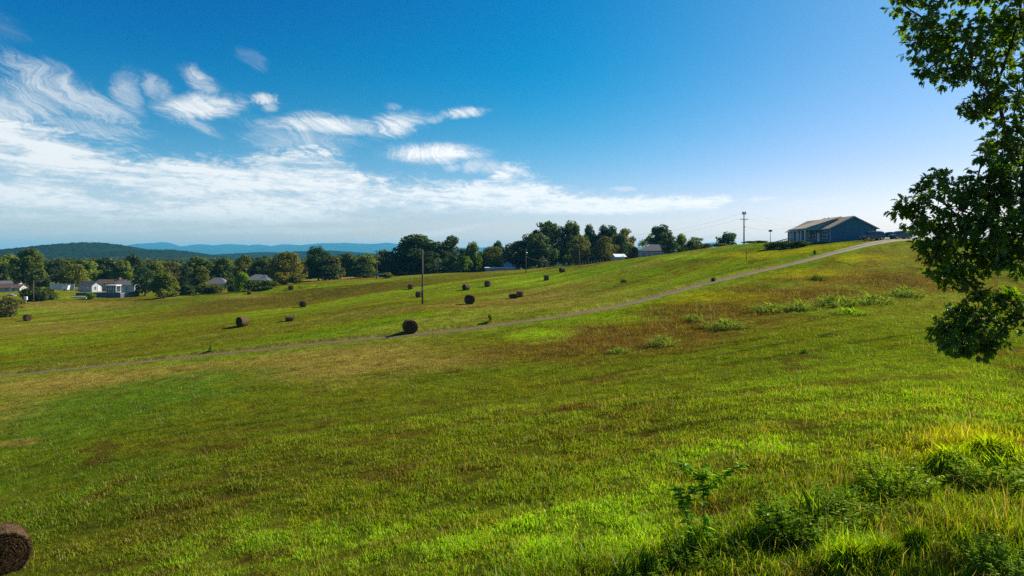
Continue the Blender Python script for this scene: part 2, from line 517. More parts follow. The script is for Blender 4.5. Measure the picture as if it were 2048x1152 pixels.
def leaf_mat(name, col, trans=0.4, tcol=None, var=0.3, nscale=0.6, gloss=0.06, objcol=False, attr=False, grough=0.4):
    m = bpy.data.materials.new(name); m.use_nodes = True
    t = m.node_tree; n = NT(t)
    t.nodes.remove(t.nodes['Principled BSDF'])
    out = t.nodes['Material Output']
    if attr:
        a = n.new('ShaderNodeVertexColor'); a.layer_name = 'Col'
        base = a.outputs[0]
    else:
        tc = n.new('ShaderNodeTexCoord')
        g = n.new('ShaderNodeNewGeometry')
        f = n.noise(g.outputs['Position'], nscale, 4, 0.65)
        r = n.m('ADD', n.m('MULTIPLY', f, 0.75), n.m('MULTIPLY', g.outputs['Random Per Island'], 0.3))
        base = n.ramp(r, [(0.28, tuple(x * (1 - var) for x in col)), (0.75, tuple(min(1, x * (1 + var)) for x in col))])
        if objcol:
            oi = n.new('ShaderNodeObjectInfo')
            base = n.mix(1.0, base, oi.outputs['Color'], 'MULTIPLY')
    d = n.new('ShaderNodeBsdfDiffuse'); n.put(d.inputs[0], base)
    tr = n.new('ShaderNodeBsdfTranslucent')
    n.put(tr.inputs[0], n.mix(1.0, base, tcol or (1.5, 1.6, 0.5), 'MULTIPLY'))
    mx = n.new('ShaderNodeMixShader'); mx.inputs[0].default_value = trans
    t.links.new(d.outputs[0], mx.inputs[1]); t.links.new(tr.outputs[0], mx.inputs[2])
    gl = n.new('ShaderNodeBsdfGlossy'); gl.inputs['Roughness'].default_value = grough; gl.inputs[0].default_value = (1, 1, 1, 1)
    m2 = n.new('ShaderNodeMixShader'); m2.inputs[0].default_value = gloss
    t.links.new(mx.outputs[0], m2.inputs[1]); t.links.new(gl.outputs[0], m2.inputs[2])
    t.links.new(m2.outputs[0], out.inputs[0])
    MATS[name] = m
    return m


M_TREE = leaf_mat('tree_foliage', (0.072, 0.095, 0.022), trans=0.36, objcol=True, var=0.5, nscale=0.35, gloss=0.008)
M_BARK = pmat('bark', (0.09, 0.07, 0.055), 0.9, 0.35, 8, bump=0.5, aniso=(1, 1, 0.3))
M_GRASS = leaf_mat('grass_blades', None, trans=0.5, attr=True, gloss=0.006, grough=0.35, tcol=(1.35, 1.35, 0.6))
M_OAK = leaf_mat('oak_leaf', (0.080, 0.138, 0.012), trans=0.5, tcol=(1.9, 1.95, 0.25), var=0.4, nscale=1.2, gloss=0.03, grough=0.33)
M_WEED = leaf_mat('weed_leaf', (0.125, 0.200, 0.018), trans=0.55, tcol=(1.7, 1.6, 0.3), var=0.5, nscale=2.0, gloss=0.009, objcol=True, grough=0.33)
M_POLE = pmat('weathered_pole_wood', (0.10, 0.072, 0.052), 0.85, 0.25, 6, aniso=(1, 1, 0.15))
M_DARKMETAL = pmat('dark_metal', (0.06, 0.06, 0.065), 0.5, 0.15, 4, metallic=0.6)
M_GREYMETAL = pmat('grey_metal', (0.35, 0.36, 0.37), 0.4, 0.1, 4, metallic=0.7)
M_WIRE = pmat('wire', (0.10, 0.10, 0.11), 0.6, 0.1, 4)
M_WHITE = pmat('white_paint', (0.66, 0.67, 0.67), 0.6, 0.06, 3)
M_GLASS = pmat('window_glass', (0.035, 0.045, 0.055), 0.08, 0.2, 2, spec=0.8)
M_DOOR = pmat('door_paint', (0.55, 0.56, 0.56), 0.5, 0.05, 3)
M_DECK = pmat('deck_wood', (0.22, 0.15, 0.10), 0.85, 0.25, 5, aniso=(1, 1, 4))
M_TYRE = pmat('tyre_rubber', (0.02, 0.02, 0.02), 0.85, 0.2, 6)
M_RIM = pmat('wheel_metal', (0.45, 0.45, 0.46), 0.35, 0.1, 5, metallic=0.8)
M_CONC = pmat('concrete', (0.38, 0.36, 0.33), 0.9, 0.2, 3, bump=0.2)
M_GRAVEL = pmat('gravel', (0.30, 0.26, 0.21), 0.95, 0.35, 2.0, bump=0.6)
# ------------------------------------------------------------------ ground colours
G_GREEN = np.array((0.102, 0.178, 0.004)); G_BRIGHT = np.array((0.215, 0.335, 0.008)); G_OLIVE = np.array((0.128, 0.140, 0.003))
G_TAN = np.array((0.245, 0.186, 0.040)); G_BROWN = np.array((0.125, 0.074, 0.012)); G_YELL = np.array((0.32, 0.285, 0.004)); G_DARK = np.array((0.066, 0.105, 0.003))
G_BANK = np.array((0.078, 0.066, 0.007))  # brown grass tone, deepened to paint the bank's shaded slope face
# (px, py, half width, half height, colour, weight): patches that lie on the field, turned into ground ellipses
PATCH_PX = [
    (300, 752, 420, 20, G_TAN, 0.85), (760, 716, 240, 22, G_TAN, .75), (560, 752, 130, 10, G_TAN, .6), (40, 826, 190, 24, G_TAN, 0.9), (700, 700, 300, 20, G_TAN, 0.6), (600, 738, 190, 14, G_TAN, 0.6), (240, 776, 200, 14, G_TAN, .45),
    (290, 797, 215, 46, np.array((0.078, 0.150, 0.006)), 0.95), (40, 886, 50, 6, G_TAN, 0.9), (1000, 690, 220, 18, G_OLIVE, .6),
    (1130, 690, 150, 30, G_BROWN, 0.75), (1270, 660, 190, 30, G_BROWN, 0.85), (1180, 705, 120, 22, G_BROWN, .55), (1420, 625, 180, 22, G_BROWN, 0.8), (1590, 588, 170, 18, G_BROWN, 0.8), (1770, 558, 150, 17, G_BROWN, 0.8), (1340, 690, 110, 20, G_BROWN, .6), (1520, 640, 120, 16, G_BROWN, .5),
    (1075, 672, 70, 13, G_BRIGHT, 0.8), (1200, 640, 120, 10, G_BRIGHT, .5), (1420, 592, 120, 10, G_YELL, .45), (1600, 545, 120, 9, G_YELL, .5), (1730, 515, 90, 8, G_YELL, .4),
    (1060, 612, 150, 9, G_TAN, 0.6), (930, 640, 120, 9, G_TAN, 0.5), (860, 662, 150, 9, G_TAN, .45), (1180, 590, 150, 7, G_TAN, .4), (1560, 506, 70, 5, G_YELL, .5), (1650, 495, 60, 5, G_YELL, .5),
    (400, 622, 60, 15, G_BANK, .85), (470, 608, 85, 14, G_BANK, .85), (560, 598, 90, 11, G_BANK, .85), (640, 587, 85, 10, G_BANK, .85), (720, 576, 75, 8, G_BANK, .85), (800, 566, 70, 6, G_BANK, .8), (900, 553, 70, 4, G_BANK, .5), (480, 593, 70, 5, G_TAN, .5), (300, 606, 110, 4, G_BANK, .6), (200, 616, 120, 4, G_BANK, .5),
    (650, 558, 55, 8, G_TAN, 0.95), (150, 612, 160, 6, G_TAN, .45), (100, 655, 140, 9, G_TAN, .4), (380, 650, 170, 8, G_OLIVE, .6), (250, 690, 200, 10, G_OLIVE, .6), (560, 655, 120, 8, G_OLIVE, .5),
    (1380, 512, 60, 3, G_BRIGHT, .6), (1460, 508, 50, 3, G_YELL, .6), (1100, 565, 120, 6, G_BRIGHT, .35), (1250, 545, 120, 6, G_GREEN, .5),
    (1960, 885, 130, 24, G_YELL, 0.65), (1850, 905, 90, 18, G_YELL, .45),
    (880, 1118, 150, 22, G_BROWN, 0.6), (700, 1140, 140, 14, G_BROWN, 0.4), (1300, 1085, 60, 20, G_YELL, .3), (1150, 1040, 260, 70, G_BRIGHT, 0.95), (1320, 960, 220, 40, G_BRIGHT, 0.8), (1500, 905, 240, 30, G_BRIGHT, .7), (900, 1080, 260, 50, G_BRIGHT, 0.8), (600, 1090, 250, 50, G_BRIGHT, .45),
    (1700, 1120, 120, 35, G_BRIGHT, .6), (1900, 760, 200, 60, G_BRIGHT, 0.4), (1650, 790, 260, 50, G_BRIGHT, .3), (1930, 1060, 120, 60, G_OLIVE, .7),
    (250, 960, 330, 60, G_DARK, 0.3), (700, 900, 300, 50, G_OLIVE, 0.45), (950, 790, 260, 40, G_OLIVE, .45), (350, 890, 200, 16, G_OLIVE, .6),
]
PATCHES = []
for px, py, rx, ry, c, w in PATCH_PX:
    a = hit(px, py); b = hit(px + rx, py); d = hit(px, py - ry); e = hit(px, py + ry)
    ux, uy = b[0] - a[0], b[1] - a[1]
    la = math.hypot(ux, uy)
    lb = math.hypot(d[0] - e[0], d[1] - e[1]) / 2
    PATCHES.append((a[0], a[1], ux / la, uy / la, la, lb, c, w))

ROAD_PX = [(-420, 800), (-250, 782), (-100, 765), (0, 752), (120, 741), (250, 728), (370, 715), (500, 702), (640, 687), (760, 677), (860, 667), (940, 658), (1000, 650), (1090, 638), (1180, 625), (1290, 601), (1400, 571), (1460, 556), (1520, 541), (1580, 527), (1640, 513), (1700, 497), (1745, 487), (1785, 481)]
_rp = np.array([hit(*p)[:2] for p in ROAD_PX])
_rp = np.vstack([_rp, [[83, 146], [92, 150], [105, 152]]])


def catmull(P, k):
    P = np.vstack([2 * P[0] - P[1], P, 2 * P[-1] - P[-2]])
    o = []
    for i in range(1, len(P) - 2):
        for t in np.linspace(0, 1, k, endpoint=False):
            o.append(0.5 * (2 * P[i] + (P[i + 1] - P[i - 1]) * t + (2 * P[i - 1] - 5 * P[i] + 4 * P[i + 1] - P[i + 2]) * t * t + (3 * P[i] - P[i - 1] - 3 * P[i + 1] + P[i + 2]) * t ** 3))
    o.append(P[-2])
    return np.array(o)


# smooth the picked points a little, they are read off the photograph
for _ in range(2):
    _rp[1:-1] = 0.25 * _rp[:-2] + 0.5 * _rp[1:-1] + 0.25 * _rp[2:]
ROAD = catmull(_rp, 26)
_o = np.argsort(ROAD[:, 0])
_t = np.gradient(ROAD, axis=0)
CUT = (ROAD[_o, 0], ROAD[_o, 1], (np.abs(_t[:, 0]) / np.linalg.norm(_t, axis=1))[_o])


def road_dist(x, y):
    m = np.full(x.shape, 99.0)
    sub = (y > 50) & (y < 160)
    xs, ys = x[sub], y[sub]
    best = np.full(xs.shape, 99.0)
    for i in range(0, len(ROAD), 3):
        best = np.minimum(best, (xs - ROAD[i, 0]) ** 2 + (ys - ROAD[i, 1]) ** 2)
    m[sub] = np.sqrt(best)
    return m


def ground_col(x, y):
    """colour of the turf at a point: greener and drier stretches, mowing rows, dead thatch, plus painted shade on bank and stripes"""
    s, t = band_s(x, y)
    d = np.hypot(x, y)
    L = lambda a, b, w: a + (b - a) * w[:, None]
    n1 = fbm(x / 22, y / 22, 1, 4); n2 = fbm(s / 4.5, t / 45, 4, 4); n3 = fbm(x / 2.6, y / 2.6, 7, 4, 0.6); n4 = fbm(s / 1.3, t / 9, 10, 3)
    n5 = fbm(s / 11, t / 110, 14, 3)
    c = np.repeat(G_GREEN[None], len(x), 0)
    sm = lambda v, lo, hi: np.clip((v - lo) / (hi - lo), 0, 1)
    c = L(c, G_OLIVE, sm(n1, 0.42, 0.70) * 0.55)
    far = sm(d, 55, 90)
    c = L(c, G_OLIVE * 0.85, sm(n2, 0.47, 0.60) * (0.4 + 0.45 * far))
    n7 = fbm(s / 4.2 + 3, t / 55, 23, 4, .6)
    c = L(c, G_BROWN * 0.95, sm(n7, 0.53, 0.60) * 0.68 * far)
    c = L(c, G_BRIGHT * .62, sm(n7, 0.45, 0.36) * 0.5 * far)
    n8 = fbm(s / 2.6 + 8, t / 32, 29, 3)
    c = c * (1 - .62 * np.exp(-((n8 - .5) / .028) ** 2) * sm(n1, .3, .6))[:, None]
    c = L(c, G_TAN * 0.85, sm(n5, 0.56, 0.70) * 0.45 * far)
    c = L(c, G_BRIGHT * .8, sm(n5, 0.45, 0.30) * (0.45 + 0.05 * far))
    wob = 0.9 * (fbm(x / 5, y / 5, 51, 4, 0.6) - 0.5) * 2
    for (ax, ay, ux, uy, la, lb, pc, w) in PATCHES:
        dx, dy = x - ax, y - ay
        near = np.abs(dx) + np.abs(dy) < 3.2 * (la + lb)
        if not near.any(): continue
        p = (dx[near] * ux + dy[near] * uy) / la; q = (-dx[near] * uy + dy[near] * ux) / lb
        e = np.sqrt(p * p + q * q) + wob[near] * 0.55
        k = sm(e, 1.25, 0.55) * w
        c[near] = c[near] + (pc[None] - c[near]) * k[:, None]
    c = L(c, G_BROWN * 0.8, sm(n4, 0.62, 0.80) * 0.5)
    c = L(c, G_BROWN * 0.6, sm(n3, 0.62, 0.76) * 0.7)
    c = L(c, G_YELL * 0.8, sm(n3, 0.36, 0.24) * 0.30)
    rd = road_dist(x, y)
    c = L(c, G_GREEN * 1.1, sm(rd, 4.6, 2.6) * 0.6)
    c = L(c, G_TAN * 0.7, sm(rd, 2.0, 1.2) * 0.8)
    n6 = fbm(x / 0.9, y / 0.9, 17, 3, .6)
    return c * (1.07 - .10 * far)[:, None] * ((0.42 + 0.52 * n3 + 0.68 * n6) * (1 + .55 * (n2 - .5) * far + .3 * (n4 - .5)))[:, None]  # row contrast also paints in the shadowed stripes of the far field


# ------------------------------------------------------------------ ground sheet
def build_ground():
    ang = np.concatenate([np.linspace(-180, -52, 60, endpoint=False), np.linspace(-52, 52, 800, endpoint=False), np.linspace(52, 180, 60, endpoint=False)])
    ang = np.radians(ang)
    rr = np.concatenate([[1.5], np.geomspace(3, 10, 12, endpoint=False), np.geomspace(10, 320, 520, endpoint=False), np.geomspace(320, 14000, 50)])
    na, nr = len(ang), len(rr)
    X = (rr[:, None] * np.sin(ang)[None]).ravel(); Y = (rr[:, None] * np.cos(ang)[None]).ravel()
    Z = terrain(X, Y)
    c = np.concatenate([ground_col(X[i:i + 60000], Y[i:i + 60000]) for i in range(0, len(X), 60000)])
    # where the sward is modelled blade by blade the sheet is thatch and soil, darkened to paint shaded gaps
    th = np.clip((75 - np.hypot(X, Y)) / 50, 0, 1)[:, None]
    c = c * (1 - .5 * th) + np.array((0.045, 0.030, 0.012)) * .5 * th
    i = np.arange(nr - 1)[:, None] * na; j = np.arange(na)[None]; k = (j + 1) % na
    f = np.stack([i + j, i + k, i + na + k, i + na + j], -1).reshape(-1, 4)[:, ::-1]
    V = np.stack([X, Y, Z], 1)
    V = np.vstack([V, [[0, 0, gz(0, 0)]]])
    c = np.vstack([c, c[:1]])
    cap = np.stack([np.full(na, len(V) - 1), np.arange(na), (np.arange(na) + 1) % na], 1)[:, ::-1]
    m = bpy.data.materials.new('turf'); m.use_nodes = True
    n = NT(m.node_tree); b = m.node_tree.nodes['Principled BSDF']
    a = n.new('ShaderNodeVertexColor'); a.layer_name = 'Col'
    g = n.new('ShaderNodeNewGeometry')
    f1 = n.noise(g.outputs['Position'], 1.6, 8, 0.72); f2 = n.noise(g.outputs['Position'], 0.45, 5, 0.6)
    col = n.mix(1.0, a.outputs[0], n.ramp(f1, [(0.30, (0.45, 0.48, 0.55)), (0.5, (0.95, 0.95, 0.9)), (0.72, (1.55, 1.5, 1.2))]), 'MULTIPLY')
    n.put(b.inputs['Base Color'], col)
    b.inputs['Roughness'].default_value = 0.95; b.inputs['Specular IOR Level'].default_value = 0.0
    bp = n.new('ShaderNodeBump'); bp.inputs['Strength'].default_value = 1.0; bp.inputs['Distance'].default_value = 0.30
    n.put(bp.inputs['Height'], n.noise(g.outputs['Position'], 2.2, 8, 0.72)); n.put(b.inputs['Normal'], bp.outputs[0])
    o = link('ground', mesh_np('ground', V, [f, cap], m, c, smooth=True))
    tag(o, kind='structure')
build_ground()


def build_road():
    P = ROAD
    T = np.gradient(P, axis=0); T /= np.linalg.norm(T, axis=1)[:, None]
    Nn = np.stack([-T[:, 1], T[:, 0]], 1)
    us = np.linspace(-1, 1, 15)
    s = np.concatenate([[0], np.cumsum(np.linalg.norm(np.diff(P, axis=0), axis=1))])
    wid = np.interp(P[:, 0], [-60, -10, 15, 60, 80], [0.68, 0.78, 1.15, 1.55, 2.6])
    V = []
    for u in us:
        edge = 1 + 0.25 * (fbm(s / 2.0, np.full_like(s, u * 5), 60, 3) - 0.5)
        q = P + Nn * (u * wid * edge)[:, None]
        z = terrain(q[:, 0], q[:, 1]) + (0.07 - 0.14 * abs(u) ** 4)
        V.append(np.column_stack([q, z]))
    V = np.stack(V, 1); nn, nu = V.shape[:2]
    uu = np.tile(us, nn); ss = np.repeat(s, nu); xx = V[:, :, 0].ravel()
    grav = np.array((0.150, 0.118, 0.068)); pale = np.array((0.27, 0.225, 0.16)); grass = np.array((0.10, 0.12, 0.02))
    n = fbm(ss / 1.2, uu * 2.2 + 9, 61, 4, 0.65)
    c = grav + (pale - grav) * np.clip((xx - 40) / 35, 0, 1)[:, None]
    rut = np.exp(-((np.abs(uu) - 0.52) / 0.25) ** 2)
    mid = np.exp(-(uu / 0.26) ** 2)
    k = np.clip(mid * (1.3 - np.clip((xx - 5) / 25, 0, 1) * 1.0) + (n - 0.5) * 1.2, 0, 0.85) * np.clip(1.2 - np.clip((xx - 50) / 20, 0, 1), 0, 1)
    k = np.maximum(k, np.clip((np.abs(uu) - 0.74) / 0.2 + (n - 0.5) * 2.2, 0, 1) * 0.85)
    c = c * (0.75 + 0.5 * n)[:, None] * (0.66 + 0.5 * rut)[:, None]
    c = c + (grass - c) * k[:, None]
    i = np.arange(nn - 1)[:, None] * nu; j = np.arange(nu - 1)[None]
    f = np.stack([i + j, i + j + 1, i + nu + j + 1, i + nu + j], -1).reshape(-1, 4)[:, ::-1]
    m = bpy.data.materials.new('gravel_track'); m.use_nodes = True
    nt = NT(m.node_tree); b = m.node_tree.nodes['Principled BSDF']
    a = nt.new('ShaderNodeVertexColor'); a.layer_name = 'Col'
    g = nt.new('ShaderNodeNewGeometry')
    f1 = nt.noise(g.outputs['Position'], 5, 7, 0.75)
    nt.put(b.inputs['Base Color'], nt.mix(1.0, a.outputs[0], nt.ramp(f1, [(0.3, (0.6, 0.6, 0.6)), (0.7, (1.35, 1.35, 1.35))]), 'MULTIPLY'))
    b.inputs['Roughness'].default_value = 0.95; b.inputs['Specular IOR Level'].default_value = 0.1
    bp = nt.new('ShaderNodeBump'); bp.inputs['Strength'].default_value = 0.8; bp.inputs['Distance'].default_value = 0.06
    nt.put(bp.inputs['Height'], f1); nt.put(b.inputs['Normal'], bp.outputs[0])
    tag(link('road', mesh_np('road', V.reshape(-1, 3), f, m, c, smooth=True)), kind='structure')
build_road()


# ------------------------------------------------------------------ grass blades
_ell = lambda x, y, E: np.maximum.reduce([np.exp(-(((x - a) * ux + (y - b) * uy) / la) ** 2 - ((-(x - a) * uy + (y - b) * ux) / lb) ** 2) * w for a, b, ux, uy, la, lb, _c, w in E])


def ellipses(L):
    o = []
    for px, py, rx, ry, w in L:
        a = hit(px, py); b = hit(px + rx, py); d = hit(px, py - ry); e = hit(px, py + ry)
        ux, uy = b[0] - a[0], b[1] - a[1]; la = math.hypot(ux, uy)
        o.append((a[0], a[1], ux / la, uy / la, la, math.hypot(d[0] - e[0], d[1] - e[1]) / 2, None, w))
    return o


TALL = ellipses([(1960, 890, 150, 34, 0.55), (1780, 935, 120, 40, .35), (1620, 1010, 110, 50, .35), (1720, 1120, 160, 50, 0.45), (1480, 1110, 140, 50, .3), (1950, 1060, 180, 70, .35), (1290, 1140, 140, 30, .25), (1000, 1160, 200, 25, .12),
                 (1270, 655, 170, 24, 0.5), (1420, 625, 150, 20, 0.5), (1600, 590, 150, 20, 0.55), (1780, 565, 130, 22, 0.5), (1150, 695, 130, 24, .3), (470, 604, 110, 14, .5), (680, 578, 110, 10, .4), (650, 558, 60, 8, .5)])


def blade_mesh(x, y, h, w, lean, col, seg):
    """curved blades: seg 2 has a bend, seg 1 is a single tapering triangle"""
    n = len(x); z = terrain(x, y) - 0.015
    a = rng.random(n) * 2 * np.pi
    fx, fy = np.cos(a), np.sin(a)                       # flat side
    b = a + np.pi / 2 + rng.normal(0, .5, n)
    lx, ly = np.cos(b) * lean * h, np.sin(b) * lean * h
    P0 = np.stack([x - fx * w, y - fy * w, z], 1); P1 = np.stack([x + fx * w, y + fy * w, z], 1)
    T = np.stack([x + lx, y + ly, z + h * np.sqrt(np.clip(1 - lean ** 2 * .6, .1, 1))], 1)
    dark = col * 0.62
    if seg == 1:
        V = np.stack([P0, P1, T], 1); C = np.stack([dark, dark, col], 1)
        f = (np.arange(n)[:, None] * 3 + np.array([0, 1, 2])[None])
        return V.reshape(-1, 3), [f], C.reshape(-1, 3)
    mx, my, mz = x + lx * .32, y + ly * .32, z + h * .6
    M0 = np.stack([mx - fx * w * .8, my - fy * w * .8, mz], 1); M1 = np.stack([mx + fx * w * .8, my + fy * w * .8, mz], 1)
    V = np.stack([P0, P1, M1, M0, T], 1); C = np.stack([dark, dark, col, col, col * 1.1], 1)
    i = np.arange(n)[:, None] * 5
    return V.reshape(-1, 3), [i + np.array([0, 1, 2, 3])[None], i + np.array([3, 2, 4])[None]], C.reshape(-1, 3)


def scatter(n, r0, r1, a0, a1, power):
    """points in a wedge of ground, density falling with distance"""
    u = rng.random(n)
    p = 2 - power
    r = (r0 ** p + u * (r1 ** p - r0 ** p)) ** (1 / p)
    a = np.radians(a0 + rng.random(n) * (a1 - a0))
    return r * np.sin(a), r * np.cos(a), r


def build_grass():
    VV, FF4, FF3, CC = [], [], [], []
    off = 0
    def take(V, F, C):
        nonlocal off
        VV.append(V); CC.append(C)
        for f in F: (FF4 if f.shape[1] == 4 else FF3).append(f + off)
        off += len(V)
    for (nt, r0, r1, power, nb, seg) in ((90000, 10.5, 36, 1.6, 6, 2), (135000, 31, 125, 1.75, 5, 1), (30000, 110, 260, 1.5, 4, 1)):
        cx, cy, r = scatter(nt, r0, r1, -44, 44, power)
        rd = road_dist(cx, cy)
        keep = (rd > 1.05) & ~((rd < 2.6) & (rng.random(nt) < 0.5))
        clump = fbm(cx / 0.9, cy / 0.9, 70, 3, .6)
        keep &= rng.random(nt) < np.clip((clump - 0.30) * 3.2, 0.12, 1)
        keep &= ~((cx > 69) & (cx < 82) & (cy > 149) & (cy < 174))
        cx, cy, r, clump = cx[keep], cy[keep], r[keep], clump[keep]
        col = ground_col(cx, cy)
        tall = _ell(cx, cy, TALL)
        x = np.repeat(cx, nb); y = np.repeat(cy, nb); rr = np.repeat(r, nb)
        sp = 0.05 + 0.0022 * rr
        x = x + rng.normal(0, 1, len(x)) * sp; y = y + rng.normal(0, 1, len(x)) * sp
        h = (0.07 + 0.11 * rng.random(len(x))) * (0.6 + 0.9 * np.repeat(clump, nb)) * (0.55 + 0.95 * np.repeat(fbm(cx / 3.2, cy / 3.2, 75, 3, .6), nb)) * (1 + np.repeat(tall, nb) * 6 * rng.random(len(x))) * np.clip(1 - (rr - 40) / 200, 0.65, 1)
        w = (0.0048 + 0.00022 * rr) * (0.7 + 0.6 * rng.random(len(x)))
        lean = np.clip(rng.normal(0.55, 0.25, len(x)), 0.05, 1.1)
        q = rng.random(len(x))
        c = np.repeat(col, nb, 0) * (0.75 + 0.85 * rng.random(len(x)) * np.clip((140 - rr) / 80, .45, 1))[:, None] * (1 + .38 * np.clip((70 - rr) / 35, 0, 1))[:, None]
        # straw, seed stalks and fresh blades among the rest
        h = np.where(q < 0.018, h * 2.4, h); c = np.where((q < 0.07)[:, None], G_TAN * 1.35, c); c = np.where(((q > 0.07) & (q < 0.20))[:, None], c * np.array((0.85, 1.2, 1.0)), c)
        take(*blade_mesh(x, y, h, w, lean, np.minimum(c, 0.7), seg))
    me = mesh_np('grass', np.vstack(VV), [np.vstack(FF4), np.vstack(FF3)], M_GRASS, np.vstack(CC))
    tag(link('grass', me), 'short mown meadow grass with greener and drier stretches', 'grass', kind='stuff')
build_grass()


# ------------------------------------------------------------------ far hills, mountains, woods
def canopy(x, y, cell, seed):
    """height of rounded tree crowns packed over a surface"""
    gx, gy = x / cell, y / cell
    best = np.zeros_like(gx)
    ix, iy = np.floor(gx).astype(int), np.floor(gy).astype(int)
    for a in (-1, 0, 1):
        for b in (-1, 0, 1):
            jx, jy = ix + a, iy + b
            ox = _TAB[(jx + seed) % 512, jy % 512]; oy = _TAB[(jx * 3 + 7 + seed) % 512, (jy * 5) % 512]; hh = _TAB[(jx * 7 + 1) % 512, (jy + seed) % 512]
            d2 = (gx - jx - ox) ** 2 + (gy - jy - oy) ** 2
            best = np.maximum(best, np.sqrt(np.clip(0.62 - d2, 0, 1)) * (0.6 + 0.8 * hh))
    return best


M_HILL = leaf_mat('wooded_slope', (0.010, 0.020, 0.009), trans=0.12, var=0.6, nscale=0.05, gloss=0.0)
M_MTN = leaf_mat('far_forest', (0.020, 0.040, 0.030), trans=0.0, var=0.25, nscale=0.004, gloss=0.0)


def ridge(name, prof, Y0, depth, base, nx, ny, cell=0.0, ch=0.0, rough=0.0, mat=None, seed=0, pxr=(-700, 2750)):
    px = np.linspace(pxr[0], pxr[1], nx)
    ppx = [p[0] for p in prof]; ppy = [p[1] for p in prof]
    top = (HY - np.interp(px, ppx, ppy)) / F * Y0
    k = np.hanning(7 if ch else 5); k /= k.sum()
    top = np.convolve(np.pad(top, 3 if ch else 2, 'edge'), k, 'valid')
    v = np.linspace(-1, 1.0, ny)
    Y = Y0 + v * depth
    X = (px[None] - 1024) / F * Y0 + 0 * Y[:, None]
    YY = Y[:, None] + 0 * X
    sh = np.cos(np.clip(v, -1, 1) * np.pi / 2) ** 1.2
    Z = base + (top[None] - base) * sh[:, None]
    amp = np.clip(1 - np.abs(v) ** 3, 0, 1)[:, None]
    if rough:
        rid = 1 - np.abs(fbm(X / (depth * .30), YY / (depth * .8), seed + 80, 5, .55) - 0.5) * 2
        Z = Z + rough * (rid - 0.8) * np.sin(np.clip(np.abs(v), 0, 1) * np.pi)[:, None]
        Z = Z + rough * 0.03 * (fbm(X / 60, YY / 60, seed + 3, 3) - .5)
    if ch:
        Z = Z + ch * (canopy(X.ravel(), YY.ravel(), cell, seed).reshape(X.shape) - 0.5) * np.clip(amp * 3, 0, 1)
    V = np.stack([X, YY, Z], -1).reshape(-1, 3)
    i = np.arange(ny - 1)[:, None] * nx; j = np.arange(nx - 1)[None]
    f = np.stack([i + j, i + j + 1, i + nx + j + 1, i + nx + j], -1).reshape(-1, 4)
    o = link(name, mesh_np(name, V, f, mat, smooth=not ch))
    return tag(o, kind='structure')


ridge('wooded_hill', [(-700, 512), (-300, 508), (-100, 508), (0, 506), (60, 501), (110, 493.5), (150, 489.5), (190, 486), (215, 490.5), (245, 497), (270, 504), (300, 502), (330, 500.5), (350, 504), (385, 512), (430, 519), (480, 524), (600, 530)],
      1800, 420, -18, 420, 190, cell=10, ch=6.5, mat=M_HILL, seed=3, pxr=(-700, 600))
ridge('low_hill', [(-200, 512), (250, 516), (400, 512), (425, 512), (480, 508), (540, 505), (560, 508), (600, 504), (660, 502), (700, 505), (760, 509), (830, 510), (1000, 509), (1300, 510), (1420, 506), (1500, 512), (2800, 512)],
      2900, 500, -20, 900, 120, cell=13, ch=7, mat=M_HILL, seed=9, pxr=(150, 1500))
ridge('mountain', [(-700, 490), (-400, 494), (-100, 500), (100, 501), (200, 499), (245, 497), (280, 493), (308, 487.5), (326, 483), (343, 490), (370, 493.5), (400, 488), (430, 493), (465, 488), (500, 492.5), (515, 488), (545, 493), (570, 488), (600, 490.5), (640, 486.5), (690, 486), (740, 487.5), (760, 487), (775, 485), (800, 489), (840, 494), (900, 497), (1000, 494), (1200, 497), (1395, 489), (1420, 485), (1445, 488), (1500, 493), (1700, 497), (2000, 494), (2300, 497), (2800, 493)],
      12000, 2000, -40, 700, 70, rough=110, mat=M_MTN, seed=5)
